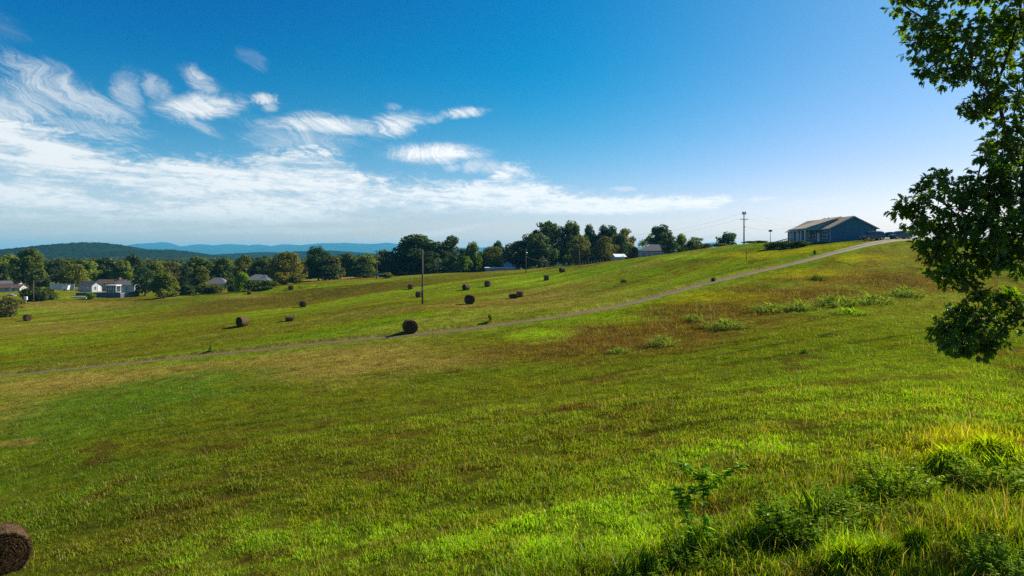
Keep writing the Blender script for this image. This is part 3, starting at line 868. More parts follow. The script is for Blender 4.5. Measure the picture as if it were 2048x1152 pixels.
# ------------------------------------------------------------------ trees
def crown_verts(kind, seed, nq):
    """leaf sprays through a crown that fits the unit box, base of the tree at z = 0"""
    r = np.random.default_rng(seed)
    lobes = []
    spec = {'broad': (34, .20, .90, .34, 1.15, .085, .14), 'tall': (36, .20, .93, .34, 1.25, .065, .115), 'round': (40, .16, .90, .36, 1.0, .08, .12), 'sparse': (30, .25, .93, .36, 1.0, .055, .10), 'shrub': (20, .12, .80, .36, .75, .10, .18)}
    if kind == 'cone':           # cedar
        for k in range(16):
            z = 0.06 + 0.88 * k / 15; w = 0.40 * (1 - z) ** 0.75
            for _ in range(3):
                a = r.random() * 6.28
                lobes.append((w * .55 * math.cos(a), w * .55 * math.sin(a), z, w * .55 + 0.03, 0.06))
    else:
        cnt, z0, z1, wm, top, r0, r1 = spec[kind]
        for q in range(cnt):
            t = (q + r.random()) / cnt; z = z0 + (z1 - z0) * t
            env = wm * math.sin(math.pi * min(1, 0.16 + 0.80 * t ** (1.0 / top))) ** 0.7
            env *= 0.8 + 0.4 * r.random()
            a = r.random() * 6.28; d = env * math.sqrt(0.25 + 0.75 * r.random())
            rad = r0 + (r1 - r0) * r.random()
            lobes.append((d * math.cos(a), d * math.sin(a), z, rad, rad * (.75 + .3 * r.random())))
        if kind not in ('sparse',):
            k = {'round': .9, 'broad': .7, 'tall': .5, 'shrub': .85}[kind]
            for z in np.linspace(z0 + .08, z1 - .1, 5):
                t = (z - z0) / (z1 - z0); env = wm * math.sin(math.pi * min(1, 0.16 + 0.80 * t ** (1.0 / top))) ** 0.7
                lobes.append((0, 0, z, env * k, .12))
    L = np.array(lobes)
    wgt = (L[:, 3] ** 2 * L[:, 4]) ** 0.66; wgt /= wgt.sum()
    i = r.choice(len(L), nq, p=wgt)
    v = r.normal(size=(nq, 3)); v /= np.linalg.norm(v, axis=1)[:, None]
    rad = 0.62 + 0.43 * r.random(nq) ** 0.6
    rad = np.where(r.random(nq) < 0.2, rad * r.random(nq), rad)
    P = L[i, :3] + v * rad[:, None] * np.stack([L[i, 3], L[i, 3], L[i, 4]], 1)
    P[:, 2] = np.maximum(P[:, 2], 0.03)
    s = {'broad': 0.030, 'tall': 0.026, 'round': 0.024, 'cone': 0.026, 'shrub': 0.045, 'sparse': 0.026}[kind] * (0.6 + 0.8 * r.random(nq))
    nrm = v + r.normal(0, 0.55, (nq, 3)); nrm[:, 2] += 0.35
    nrm /= np.linalg.norm(nrm, axis=1)[:, None]
    t = np.cross(nrm, r.normal(size=(nq, 3))); t /= np.linalg.norm(t, axis=1)[:, None]
    b = np.cross(nrm, t)
    k = s[:, None]
    V = np.stack([P - t * k, P + b * k * .55 - nrm * k * .25, P + t * k, P - b * k * .55 - nrm * k * .25], 1).reshape(-1, 3)
    # fit the unit box
    lo, hi = np.percentile(V, 0.5, axis=0), np.percentile(V, 99.5, axis=0)
    V[:, 0] = (V[:, 0] - (lo[0] + hi[0]) / 2) / (hi[0] - lo[0]); V[:, 1] = (V[:, 1] - (lo[1] + hi[1]) / 2) / (hi[1] - lo[1])
    zb = {'broad': .10, 'tall': .12, 'round': .09, 'cone': .03, 'shrub': .0, 'sparse': .2}[kind]
    V[:, 2] = zb + (V[:, 2] - lo[2]) / (hi[2] - lo[2]) * (1 - zb)
    V[:, 2] = np.maximum(V[:, 2], 0.01)
    return V


PROTO = {}
NQ = {'broad': 5200, 'tall': 5200, 'round': 5200, 'cone': 3600, 'shrub': 1500, 'sparse': 1500}
NVAR = {'broad': 7, 'tall': 6, 'round': 3, 'cone': 3, 'shrub': 5, 'sparse': 2}
for kd, nv in NVAR.items():
    for v in range(nv):
        V = crown_verts(kd, 100 + v * 13 + len(kd), NQ[kd])
        cr = mesh_np('crown', V, np.arange(len(V)).reshape(-1, 4), M_TREE)
        mb = MB()
        rr = random.Random(v * 7 + len(kd))
        th = {'broad': .55, 'tall': .7, 'round': .5, 'cone': .8, 'shrub': .35, 'sparse': .5}[kd]
        tw = {'broad': .035, 'tall': .035, 'round': .03, 'cone': .035, 'shrub': .018, 'sparse': .04}[kd]
        mb.tube([(0, 0, -0.06), (0.006, 0, th * .3), (-0.008, .006, th * .65), (0.005, 0, th)], [tw * 1.35, tw, tw * .75, tw * .35], 7)
        for q in range(7 if kd != 'cone' else 0):
            a = q * 2.4 + rr.random(); z0 = th * (.35 + .5 * rr.random()); l = .2 + .18 * rr.random()
            mb.tube([(0, 0, z0), (l * .5 * math.cos(a), l * .5 * math.sin(a), z0 + l * .5), (l * math.cos(a), l * math.sin(a), z0 + l * .85)], [tw * .5, tw * .33, tw * .12], 5)
        PROTO[kd, v] = (cr, mb.mesh('trunk', M_BARK, True))

_tc = {}
HUE = {'dark': (0.62, 0.74, 0.8), 'mid': (1.1, 1.15, .7), 'olive': (1.6, 1.35, .55), 'light': (2.0, 1.9, .55), 'blue': (0.55, 0.72, 1.0), 'gold': (1.75, 1.25, .5), 'bright': (1.6, 2.1, .6), 'grey': (1.5, 1.15, 1.1), 'rust': (2.4, 0.85, .5)}


def tree(name, label, cat, kind, px, top, w, Y=None, base=None, hue='mid', group=None):
    """px, top row, width in photo pixels; stands at depth Y, or where its base row meets the ground"""
    if Y is None:
        x, Y, z = hit(px, base, 60)
    else:
        x = (px - 1024) / F * Y; z = gz(x, Y)
    h = max(0.6, (HY - top) / F * Y - z); wd = w / F * Y
    k = _tc.get(kind, 0); _tc[kind] = k + 1
    cr, tk = PROTO[kind, k % NVAR[kind]]
    o = thing(name, label, cat, (x, Y, z), 2.1 * k, group)
    o.scale = (wd, wd, h)
    c = link('crown', cr, o); link('trunk', tk, o)
    q = HUE[hue]; j = 0.85 + 0.3 * random.random()
    c.color = (q[0] * j * (.92 + .16 * random.random()), q[1] * j, q[2] * j, 1)
    return o


GB = 'trees behind the far edge of the hayfield'
# left village
tree('tree', 'tall dark tree towering over the low houses beside the wooden street pole', 'tree', 'tall', 61, 499, 66, Y=262, hue='mid', group=GB)
tree('tree', 'low green spread of the tall dark tree by the street pole', 'tree', 'broad', 78, 540, 36, Y=255, hue='mid', group=GB)
tree('tree', 'light green rounded tree at the far edge of the village, beyond the brown roof', 'tree', 'broad', 22, 510, 46, Y=300, hue='light', group=GB)
tree('tree', 'dark tree rising from the brown-roofed house, against the wooded hill', 'tree', 'broad', -20, 515, 70, Y=290, hue='mid', group=GB)
tree('tree', 'round tree turning yellow-brown on its sunny side, above the white fence', 'tree', 'round', 147, 530, 54, Y=258, hue='olive', group=GB)
tree('tree', 'bright yellow-green tree just behind the gabled cottage', 'tree', 'broad', 181, 523, 34, Y=285, hue='light', group=GB)
tree('tree', 'dark tree behind the white-fenced garden, left of the yellow-green tree', 'tree', 'tall', 112, 520, 50, Y=300, hue='dark', group=GB)
tree('tree', 'wide dark tree behind the roof of the house with the white sunroom', 'tree', 'broad', 212, 517, 58, Y=295, hue='dark', group=GB)
tree('tree', 'soft green tree beside the dark one behind the sunroom house', 'tree', 'broad', 243, 522, 44, Y=290, hue='light', group=GB)
tree('tree', 'tall dark tree peaking above the sunroom house roof', 'tree', 'tall', 266, 511, 46, Y=300, hue='dark', group=GB)
tree('tree', 'dense dark blue-green tree at the right end of the grey garden wall', 'tree', 'round', 290, 536, 44, base=591, hue='blue', group=GB)
tree('tree', 'small loose tree with thin trunk casting its shadow along the field edge', 'tree', 'broad', 328, 547, 50, base=596, hue='olive', group=GB)
tree('tree', 'dull green tree behind the small loose field-edge tree', 'tree', 'broad', 310, 524, 54, Y=285, hue='olive', group=GB)
tree('tree', 'grey-green tree with a bare dead top above the field-edge tree', 'tree', 'tall', 345, 524, 40, Y=290, hue='grey', group=GB)
tree('tree', 'dark narrow tree between the grey-green tree and the hedged bungalow', 'tree', 'cone', 372, 529, 34, Y=262, hue='dark', group=GB)
tree('tree', 'large mid-green tree in front of the mid hills, over the hedged bungalow', 'tree', 'broad', 395, 515, 66, Y=285, hue='mid', group=GB)
tree('tree', 'olive tree with pale limbs left of the grey hipped bungalow roof', 'tree', 'broad', 402, 536, 44, Y=250, hue='olive', group=GB)
tree('tree', 'flat-topped green tree behind the grey bungalow roof', 'tree', 'broad', 444, 517, 56, Y=285, hue='mid', group=GB)
tree('tree', 'upright round tree yellowing at its edge between the two grey roofs', 'tree', 'round', 488, 511, 42, Y=268, hue='olive', group=GB)
tree('tree', 'low dark tree between the yellowing round tree and the great orange-tinged one', 'tree', 'broad', 525, 520, 40, Y=270, hue='dark', group=GB)
tree('tree', 'great round tree with orange-tinged crown beside the pale roofed house', 'tree', 'round', 570, 505, 68, Y=262, hue='gold', group=GB)
tree('tree', 'yellowing slim tree at the shoulder of the great orange-tinged tree', 'tree', 'broad', 603, 520, 26, Y=275, hue='gold', group=GB)
tree('tree', 'tall blue-green oval tree standing alone at the straw-coloured strip', 'tree', 'round', 637, 494, 52, Y=252, hue='blue', group=GB)
tree('tree', 'lower grey-green tree leaning out to the right of the oval tree', 'tree', 'broad', 668, 513, 44, Y=250, hue='grey', group=GB)
tree('tree', 'drooping dark foot of the oval tree over the straw-coloured strip', 'tree', 'shrub', 660, 532, 44, Y=244, hue='dark', group=GB)
tree('tree', 'hazy green tree behind the straw-coloured strip, right of the oval tree', 'tree', 'broad', 701, 508, 46, Y=300, hue='mid', group=GB)
tree('tree', 'wide pale tree behind the lone cedar', 'tree', 'broad', 735, 509, 44, Y=300, hue='light', group=GB)
tree('cedar_tree', 'dark pointed cedar standing at the field edge beside the utility pole with crossarm', 'tree', 'cone', 729, 518, 40, base=556, hue='dark', group=GB)
tree('tree', 'dark broad tree right of the utility pole with crossarm', 'tree', 'broad', 778, 505, 50, Y=256, hue='dark', group=GB)
tree('tree', 'huge spreading tree whose crown stands behind the tall bare pole', 'tree', 'broad', 842, 471, 104, Y=262, hue='dark', group=GB)
tree('tree', 'shaded left shoulder of the huge spreading tree, overhanging the mountain view', 'tree', 'tall', 812, 486, 50, Y=270, hue='mid', group=GB)
tree('tree', 'low grey-green tree under the huge spreading tree', 'tree', 'round', 858, 504, 62, Y=252, hue='blue', group=GB)
tree('tree', 'tall lacy tree with rounded heads right of the huge spreading tree', 'tree', 'tall', 902, 473, 54, Y=262, hue='dark', group=GB)
tree('tree', 'bright green tree with visible trunk right of the lacy tree', 'tree', 'broad', 945, 486, 40, Y=258, hue='light', group=GB)
tree('tree', 'small yellow-green tree under the bright green tree with visible trunk', 'tree', 'broad', 929, 511, 32, Y=254, hue='bright', group=GB)
tree('tree', 'rounded yellowing tree beside the light metal barn roof', 'tree', 'round', 982, 494, 54, Y=262, hue='olive', group=GB)
tree('tree', 'dark shrub-like tree at the end of the long low shed', 'tree', 'shrub', 988, 521, 26, Y=255, hue='dark', group=GB)
tree('tree', 'distant tree peeping over the yellowing tree, left of the barn', 'tree', 'broad', 993, 484, 36, Y=330, hue='blue', group=GB)
tree('tree', 'wide pale tree behind the light metal barn roof', 'tree', 'broad', 1024, 486, 56, Y=290, hue='grey', group=GB)
tree('tree', 'dark tree close behind the pole that carries a sagging service wire', 'tree', 'tall', 1048, 482, 56, Y=262, hue='dark', group=GB)
tree('tree', 'massive dark tree left of the hilltop clump', 'tree', 'broad', 1078, 470, 66, Y=250, hue='dark', group=GB)
tree('tree', 'tallest tree of the hilltop clump, with layered heads of leaves', 'tree', 'tall', 1089, 446, 76, Y=262, hue='mid', group=GB)
tree('tree', 'tall open-crowned oak with sky showing through beside the tallest clump tree', 'tree', 'tall', 1138, 447, 74, Y=262, hue='mid', group=GB)
tree('round_tree', 'round clipped-looking tree right behind the short pale pole', 'tree', 'round', 1160, 475, 46, Y=230, hue='grey', group='round lawn trees on the hilltop')
tree('round_tree', 'round lawn tree with clear trunk beside the small white shed', 'tree', 'round', 1208, 474, 46, Y=228, hue='grey', group='round lawn trees on the hilltop')
tree('round_tree', 'narrower round tree standing behind the small white shed', 'tree', 'round', 1240, 469, 28, Y=236, hue='blue', group='round lawn trees on the hilltop')
tree('pine_tree', 'dark pine with tufted top rising between the round lawn trees', 'tree', 'broad', 1180, 453, 44, Y=275, hue='blue', group=GB)
tree('pine_tree', 'broad dark pine directly above the round tree by the white shed', 'tree', 'broad', 1212, 453, 64, Y=278, hue='blue', group=GB)
tree('tree', 'brown-edged oak closing the hilltop clump on its sunny side', 'tree', 'tall', 1252, 459, 58, Y=262, hue='olive', group=GB)
tree('tree', 'small rusty tree at the gable of the white hip-roofed house', 'tree', 'broad', 1268, 494, 22, Y=240, hue='rust', group=GB)
tree('tree', 'airy green tree behind the left end of the white hip-roofed house', 'tree', 'sparse', 1296, 468, 40, Y=250, hue='light', group=GB)
tree('tree', 'dark spreading tree rising over the white house roof', 'tree', 'tall', 1324, 452, 64, Y=245, hue='dark', group=GB)
tree('tree', 'dense dark tree in front of the white hip-roofed house', 'tree', 'round', 1336, 467, 38, Y=206, hue='blue', group=GB)
tree('tree', 'yellow-green tree just right of the white hip-roofed house', 'tree', 'broad', 1361, 469, 30, Y=225, hue='light', group=GB)
tree('tree', 'loose olive tree with a bare leader at the ridge, right of the yellow-green one', 'tree', 'sparse', 1391, 474, 40, Y=212, hue='olive', group=GB)
tree('tree', 'bushy lower growth of the ridge tree with a bare leader', 'tree', 'shrub', 1388, 481, 34, Y=210, hue='olive', group=GB)
tree('pine_tree', 'lone dome-shaped pine on the ridge left of the tall utility pole', 'tree', 'shrub', 1453, 465, 40, Y=215, hue='blue', group=GB)
tree('tree', 'half-bare scrubby tree beside the lone bale at the field corner', 'tree', 'sparse', 22, 592, 58, base=634, hue='grey')
tree('tree', 'dark leafy core of the scrubby tree at the field corner', 'tree', 'shrub', 12, 598, 36, base=633, hue='grey')

# shrubs and hedges
SH = 'shrubs along the village edge of the field'
for px, top, w, base, hue, lab in [
    (62, 574, 40, 602, 'dark', 'dark bush at the foot of the wooden street pole'), (99, 576, 32, 600, 'mid', 'rounded green bush on the grass right of the street pole'),
    (84, 582, 22, 602, 'dark', 'small dark bush between the street pole and the rounded bush'),
    (182, 585, 17, 598, 'bright', 'vivid light green bush in front of the grey garden wall'),
    (342, 578, 30, 594, 'grey', 'low grey bush at the foot of the loose field-edge tree'), (372, 570, 40, 590, 'dark', 'deep green hedge bush left of the hedged bungalow'),
    (405, 566, 36, 588, 'olive', 'brownish vine-covered bush before the hedged bungalow'), (432, 569, 40, 586, 'grey', 'grey-brown overgrown bush under the bungalow roof'),
    (468, 560, 34, 584, 'dark', 'tall dark hedge bush right of the bungalow'), (484, 545, 24, 582, 'bright', 'fresh light green bush in the middle of the dark hedge'),
    (505, 560, 36, 580, 'mid', 'green hedge bush before the pale roofed house'), (537, 560, 34, 578, 'mid', 'hedge bush under the pale roofed house gable'),
    (565, 545, 36, 569, 'gold', 'yellow-topped bush under the great orange-tinged tree'), (590, 548, 36, 567, 'olive', 'olive bush at the end of the hedge, next to the straw-coloured strip'),
    (622, 537, 38, 556, 'mid', 'smooth green bush left of the oval tree'), (774, 545, 24, 556, 'grey', 'greyish brush at the foot of the pole with crossarm')]:
    tree('shrub', lab, 'shrub', 'shrub', px, top, w, base=base, hue=hue, group=SH)
tree('shrub', 'small dark mound of brush alone in the bright part of the hayfield', 'shrub', 'shrub', 1249, 560, 16, base=565, hue='olive')
tree('sapling', 'little green sapling above the track, below the house lawn', 'sapling', 'shrub', 1629, 500, 6, base=509, hue='mid', group='planted saplings by the track')
tree('sapling', 'little green sapling beside the middle of the track', 'sapling', 'shrub', 1426.5, 556, 9, base=564, hue='blue', group='planted saplings by the track')
tree('sapling', 'feathery grass-green sapling just above the track near the largest mid-field bales', 'sapling', 'shrub', 980, 629, 8, base=643, hue='bright', group='planted saplings by the track')
tree('sapling', 'lone light green sapling on the track verge in the lower field', 'sapling', 'cone', 421, 692, 8, base=702, hue='bright', group='planted saplings by the track')
for k, (px, w, top, hue) in enumerate([(1542, 28, 485, 'mid'), (1562, 30, 483, 'dark'), (1585, 30, 482, 'mid'), (1606, 28, 481.5, 'dark')]):
    tree('weedy_bush', ['first weedy bush of the rough strip, below the deck ramp', 'second weedy bush of the strip, below the left house corner', 'third weedy bush of the strip, below the porch columns', 'last weedy bush of the strip, below the porch front'][k],
         'bush', 'shrub', px, top, w, base=[498, 497, 495, 493][k], hue=hue, group='weedy bushes in front of the blue house')
for k, (px, w, top) in enumerate([(1500, 34, 484.5), (1522, 26, 485), (1412, 30, 487), (1440, 34, 487)]):
    tree('brush', ['pale brush around the foot of the tall utility pole', 'pale brush between the utility pole and the bird box post', 'brush on the ridge under the ridge tree', 'brush on the ridge under the lone pine'][k], 'brush', 'shrub', px, top, w, Y=[182, 176, 200, 195][k], hue='grey', group='brush along the ridge')


# ------------------------------------------------------------------ distant woods: one mass behind the named trees
def build_woods():
    r = np.random.default_rng(77)
    VV = []
    crowns = [PROTO['broad', k][0] for k in range(4)]
    base = []
    for me in crowns:
        a = np.empty(len(me.vertices) * 3, np.float32); me.vertices.foreach_get('co', a)
        base.append(a.reshape(-1, 4, 3))
    n = 0
    spots = []
    for _ in range(1500):
        Y = 320 + 1150 * r.random() ** 1.5; px = -500 + 2050 * r.random()
        if px > 1010 and Y < 420: continue
        x = (px - 1024) / F * Y
        spots.append((x, Y))
    for k in range(90):   # a closed front row
        px = -420 + k * 16.5; Y = 306 + 25 * r.random(); spots.append(((px - 1024) / F * Y, Y))
    for x, Y in spots:
        z = gz(x, Y); h = 8 + 4 * r.random(); w = 8 + 6 * r.random()
        b = base[r.integers(4)]
        m = 800 if Y < 420 else 420 if Y < 700 else 220
        q = b[r.choice(len(b), m, replace=False)].copy()
        c = q.mean(1, keepdims=True); q = c + (q - c) * math.sqrt(len(b) / m) * .8
        a = r.random() * 6.28; ca, sa = math.cos(a), math.sin(a)
        X = (q[..., 0] * ca - q[..., 1] * sa) * w + x; Yy = (q[..., 0] * sa + q[..., 1] * ca) * w + Y
        VV.append(np.stack([X, Yy, q[..., 2] * h + z], -1).reshape(-1, 3))
    V = np.vstack(VV)
    m = leaf_mat('woods_foliage', (0.070, 0.088, 0.020), trans=0.3, var=0.55, nscale=0.05, gloss=0.0)
    tag(link('woods', mesh_np('woods', V, np.arange(len(V)).reshape(-1, 4), m)), 'mixed green woods filling the valley floor', 'woods', kind='stuff')
build_woods()

# ------------------------------------------------------------------ hay bales
def hay_mat(name, end):
    m = bpy.data.materials.new(name); m.use_nodes = True
    n = NT(m.node_tree); b = m.node_tree.nodes['Principled BSDF']
    tc = n.new('ShaderNodeTexCoord')
    x, y, z = n.sep(tc.outputs['Object'])
    f = n.noise(tc.outputs['Object'], 9, 8, 0.75)
    if end:
        f = n.noise(n.xyz(n.m('MULTIPLY', n.m('SQRT', n.m('ADD', n.m('MULTIPLY', x, x), n.m('MULTIPLY', z, z))), 34), n.m('MULTIPLY', n.m('SINE', n.m('ARCTAN2', z, x)), 2.2), n.m('MULTIPLY', n.m('COSINE', n.m('ARCTAN2', z, x)), 2.2)), 1.0, 6, 0.7)
    col = n.ramp(f, [(0.25, (0.018, 0.011, 0.006)), (0.5, (0.085, 0.050, 0.022)), (0.8, (0.24, 0.155, 0.065))])
    h = f
    if end:
        rad = n.m('SQRT', n.m('ADD', n.m('MULTIPLY', x, x), n.m('MULTIPLY', z, z)))
        ang = n.m('ARCTAN2', z, x)
        turn = n.m('FRACT', n.m('ADD', n.m('ADD', n.m('MULTIPLY', rad, 11.0), n.m('DIVIDE', ang, 2 * math.pi)), n.m('MULTIPLY', n.m('SUBTRACT', f, 0.5), 1.6)))
        ring = n.smooth(n.m('ABSOLUTE', n.m('SUBTRACT', turn, 0.5)), 0.10, 0.5)
        col = n.mix(n.m('MULTIPLY', ring, n.lin(n.noise(tc.outputs['Object'], 2.5, 3), .35, .65, .05, .7)), col, (0.03, 0.02, 0.01))
        h = n.m('SUBTRACT', f, n.m('MULTIPLY', ring, 0.8))
    else:
        st = n.noise(n.xyz(n.m('MULTIPLY', x, 3), n.m('MULTIPLY', y, 26), n.m('MULTIPLY', z, 3)), 1.0, 5, 0.7)
        col = n.mix(0.5, col, n.ramp(st, [(0.3, (0.045, 0.026, 0.015)), (0.7, (0.22, 0.155, 0.085))]))
    n.put(b.inputs['Base Color'], col); b.inputs['Roughness'].default_value = 0.95; b.inputs['Specular IOR Level'].default_value = 0.05
    bp = n.new('ShaderNodeBump'); bp.inputs['Strength'].default_value = 1; bp.inputs['Distance'].default_value = 0.08
    n.put(bp.inputs['Height'], h); n.put(b.inputs['Normal'], bp.outputs[0])
    return m


M_HAY, M_HAYEND = hay_mat('hay_wrap', False), hay_mat('hay_end', True)


def bale_meshes(rad=0.75, ln=1.15, seed=0, sag=0.06, fuzz=700):
    """roll lying along y, resting on z = 0 with a flattened foot"""
    r = np.random.default_rng(seed)
    na, nl = 56, 14
    A = np.linspace(0, 2 * np.pi, na, endpoint=False); Lx = np.linspace(-1, 1, nl)
    def P(a, l, k=1.0):
        a, l = np.broadcast_arrays(np.asarray(a, float), np.asarray(l, float))
        bulge = 1 - 0.07 * np.abs(l) ** 4 + 0.035 * (fbm(np.cos(a) * 3 + 9 + l * 2, np.sin(a) * 3 + 9, seed + 5, 3) - 0.5) * 2
        R_ = rad * bulge * k
        x = R_ * np.sin(a); z = R_ * np.cos(a)
        z = np.maximum(z, -rad * (1 - sag * 2) + 0.02 * z)
        return np.stack([x, l * ln / 2, z], -1)
    aa, ll = np.meshgrid(A, Lx, indexing='ij')
    V = P(aa, ll).reshape(-1, 3)
    i = np.arange(na)[:, None] * nl; j = np.arange(nl - 1)[None]; k = (np.arange(na)[:, None] + 1) % na * nl
    F_ = np.stack([i + j, i + j + 1, k + j + 1, k + j], -1).reshape(-1, 4)
    # loose straws standing off the wrap
    a = r.random(fuzz) * 2 * np.pi; l = r.random(fuzz) * 2 - 1; l = np.where(r.random(fuzz) < .5, np.sign(l) * (0.93 + .09 * r.random(fuzz)), l)
    p0 = P(a, l, .985); d = p0 * np.array([1, .15, 1]); d[:, 1] += np.sign(l) * .3; d += r.normal(0, .45, d.shape); d /= np.linalg.norm(d, axis=1)[:, None]
    s = np.cross(d, r.normal(size=d.shape)); s /= np.linalg.norm(s, axis=1)[:, None]
    T = np.stack([p0 - s * .007, p0 + s * .007, p0 + d * (.05 + .09 * r.random(fuzz))[:, None]], 1).reshape(-1, 3)
    body = mesh_np('wrap', np.vstack([V, T]), [F_, np.arange(len(T)).reshape(-1, 3) + len(V)], M_HAY, smooth=True)
    ends = []
    for sgn in (-1, 1):
        rr = np.linspace(0, 1, 12)
        vs = []
        for q in rr:
            E = P(A, sgn, max(q, 0.001)); E[:, 1] += sgn * (0.05 * (1 - q * q) + 0.02 * (r.random(na) - .5) * (q < .97)); vs.append(E)
        vs = np.stack(vs, 0).reshape(-1, 3)
        i = np.arange(11)[:, None] * na; j = np.arange(na)[None]; kk = (j + 1) % na
        ff = np.stack([i + j, i + kk, i + na + kk, i + na + j], -1).reshape(-1, 4)
        n2 = fuzz // 2
        a = r.random(n2) * 2 * np.pi; q = np.sqrt(r.random(n2)); p0 = P(a, sgn, 1.0); p0 = p0 * np.stack([q, np.ones(n2), q], 1); p0[:, 1] += sgn * .05 * (1 - q * q)
        d = np.stack([np.cos(a), sgn * (.15 + .3 * r.random(n2)), -np.sin(a)], 1) + r.normal(0, .25, (n2, 3)); d /= np.linalg.norm(d, axis=1)[:, None]
        s = np.cross(d, r.normal(size=d.shape)); s /= np.linalg.norm(s, axis=1)[:, None]
        T = np.stack([p0 - s * .006, p0 + s * .006, p0 + d * .09], 1).reshape(-1, 3)
        ends.append(mesh_np('end_face', np.vstack([vs, T]), [ff, np.arange(len(T)).reshape(-1, 3) + len(vs)], M_HAYEND, smooth=True))
    return body, ends


BALE = [bale_meshes(seed=s) for s in range(3)]
BALE_BIG = bale_meshes(seed=8, fuzz=5200)
# px, row of the foot, yaw of the axis from the line of sight (degrees), height factor, diameter, label
BALES = [
    (6, 1139, 4, 1.0, 1.5, 'big round hay bale close by, cut off at the edge of the photo'),
    (820, 666, 13, 1.0, 1.5, 'dark round hay bale at the edge of the track, its spiral end facing out'),
    (939, 608, 9, 1.0, 1.5, 'round hay bale with sunlit rim and short shadow, right of the tall bare pole'),
    (605.5, 614, 14, 1.0, 1.5, 'round bale with sunlit top below the weedy bank'),
    (484.7, 652.5, -52, 1.0, 1.55, 'bale turned sideways with its curved wrap in view, in the lower field'),
    (55, 641, 32, 1.0, 1.5, 'bale throwing a long shadow beside the scrubby tree at the field corner'),
    (581.8, 580, 15, 1.0, 1.4, 'pale-topped bale on the skyline side of the weedy bank'),
    (579.5, 642, 80, 0.62, 1.4, 'slumped flat bale lying low in the lower field'),
    (499, 588.5, 70, 0.8, 1.2, 'small brown bale on top of the weedy bank'),
    (821, 578, 74, 1.0, 1.4, 'blocky bale seen from its side, farther one left of the tall bare pole'),
    (837.5, 594.5, 66, 1.0, 1.3, 'bale tucked right against the left side of the tall bare pole'),
    (932, 580.5, -52, 1.0, 1.5, 'sideways bale behind the sunlit-rim bale'),
    (975.3, 573, 66, 1.0, 1.45, 'bale with sunlit end upslope, right of the sideways bale'),
    (1027, 597, 20, 0.62, 1.4, 'sunken half-round bale in front of its neighbour'),
    (1039.5, 594.5, 80, 0.85, 1.3, 'bale touching the sunken half-round one from behind'),
    (1124, 545, -66, 1.0, 1.45, 'highest bale on the slope, nearest to the short pale pole'),
    (1092.8, 560.5, 86, 1.0, 1.4, 'square-looking bale just below the highest bale'),
]
for k, (px, py, yaw, hf, dia, lab) in enumerate(BALES):
    x, y, z = hit(px, py)
    view = math.atan2(x, y)
    body, ends = BALE_BIG if k == 0 else BALE[k % 3]
    o = thing('hay_bale', lab, 'hay bale', (x, y, z), -view + R(yaw), 'round hay bales in the field')
    sc = dia / 1.5
    o.scale = (sc, sc, sc * hf)
    b = link('wrap', body, o); b.location = (0, 0, 0.66)
    for e in ends: link('end_face', e, o).location = (0, 0, 0.66)


# ------------------------------------------------------------------ poles and wires
def pole(label, px, base, top, name='utility_pole', group='wooden poles along the field', rad=0.14, arms=(), Y=None, mat=M_POLE):
    if Y is None: x, Y, z = hit(px, base)
    else: x = (px - 1024) / F * Y; z = gz(x, Y)
    h = (HY - top) / F * Y - z
    o = thing(name, label, 'pole', (x, Y, z), 0, group)
    MB().tube([(0, 0, -0.5), (0, 0, h * .5), (0, 0, h)], [rad * 1.15, rad * 0.95, rad * .7], 10).build('shaft', mat, o, True)
    return o, x, Y, z, h


def crossarm(o, z, half, yaw, insul=2, thick=0.06):
    M = Matrix.Translation((0, 0, z)) @ Matrix.Rotation(yaw, 4, 'Z')
    a = MB().box(-half, half, -0.17, -0.17 + thick * 1.6, -thick, thick, M).build('crossarm', M_POLE, o)
    for s in np.linspace(-1, 1, insul * 2):
        c = M @ Vector((s * half * .88, -0.12, thick))
        MB().tube([c, c + Vector((0, 0, .08)), c + Vector((0, 0, .1)), c + Vector((0, 0, .2))], [.02, .02, .05, .04], 8).build('insulator', M_GREYMETAL, a)
    for s in (-1, 1):
        MB().tube([M @ Vector((s * half * .5, -.12, -thick)), M @ Vector((0, -.1, -half * .55))], .015, 5).build('brace', M_DARKMETAL, a)


pt, ptx, pty, ptz, pth = pole('tall dark utility pole with crossarm and transformer head on the ridge by the blue house', 1488, 487.5, 424.5, Y=186, rad=.17)
crossarm(pt, pth - 1.95, 1.13, R(8), 2, .07); crossarm(pt, pth - 0.5, 0.62, R(8), 1, .09)
for s in (-1, 1):
    MB().tube([(s * .33, -.05, pth - .35), (s * .33, -.05, pth + .12), (s * .33, -.05, pth + .2)], [.17, .17, .1], 10).build('transformer', M_DARKMETAL, pt, True)
MB().box(-.05, .35, -.08, .08, pth - 4.1, pth - 3.9).build('wire_bracket', M_DARKMETAL, pt)
pm, pmx, pmy, pmz, pmh = pole('tall bare pole standing alone among the bales', 845, 608.5, 499, rad=.135)
MB().box(-.17, .17, -.19, -.15, 2.2, 2.6).build('tag_plate', M_GREYMETAL, pm)
pc, pcx, pcy, pcz, pch = pole('utility pole with short crossarm beside the dark pointed cedar', 753.5, 558, 500.5, rad=.15)
crossarm(pc, pch - .45, .85, R(10), 2)
ps, psx, psy, psz, psh = pole('slim pole with a sagging service wire in front of the massive dark tree', 1051.8, 546, 498, rad=.14)
MB().tube([(.22, -.1, psh - 1.7), (.22, -.1, psh - .9)], .17, 10).build('transformer', M_GREYMETAL, ps, True)
crossarm(ps, psh - .3, .4, 0, 1)
pw, pwx, pwy, pwz, pwh = pole('short pale pole in front of the round clipped-looking tree', 1158.7, 532.5, 502, rad=.13)
MB().box(-.13, .13, -.2, -.12, pwh - .5, pwh - .1).build('pole_cap', M_GREYMETAL, pw)
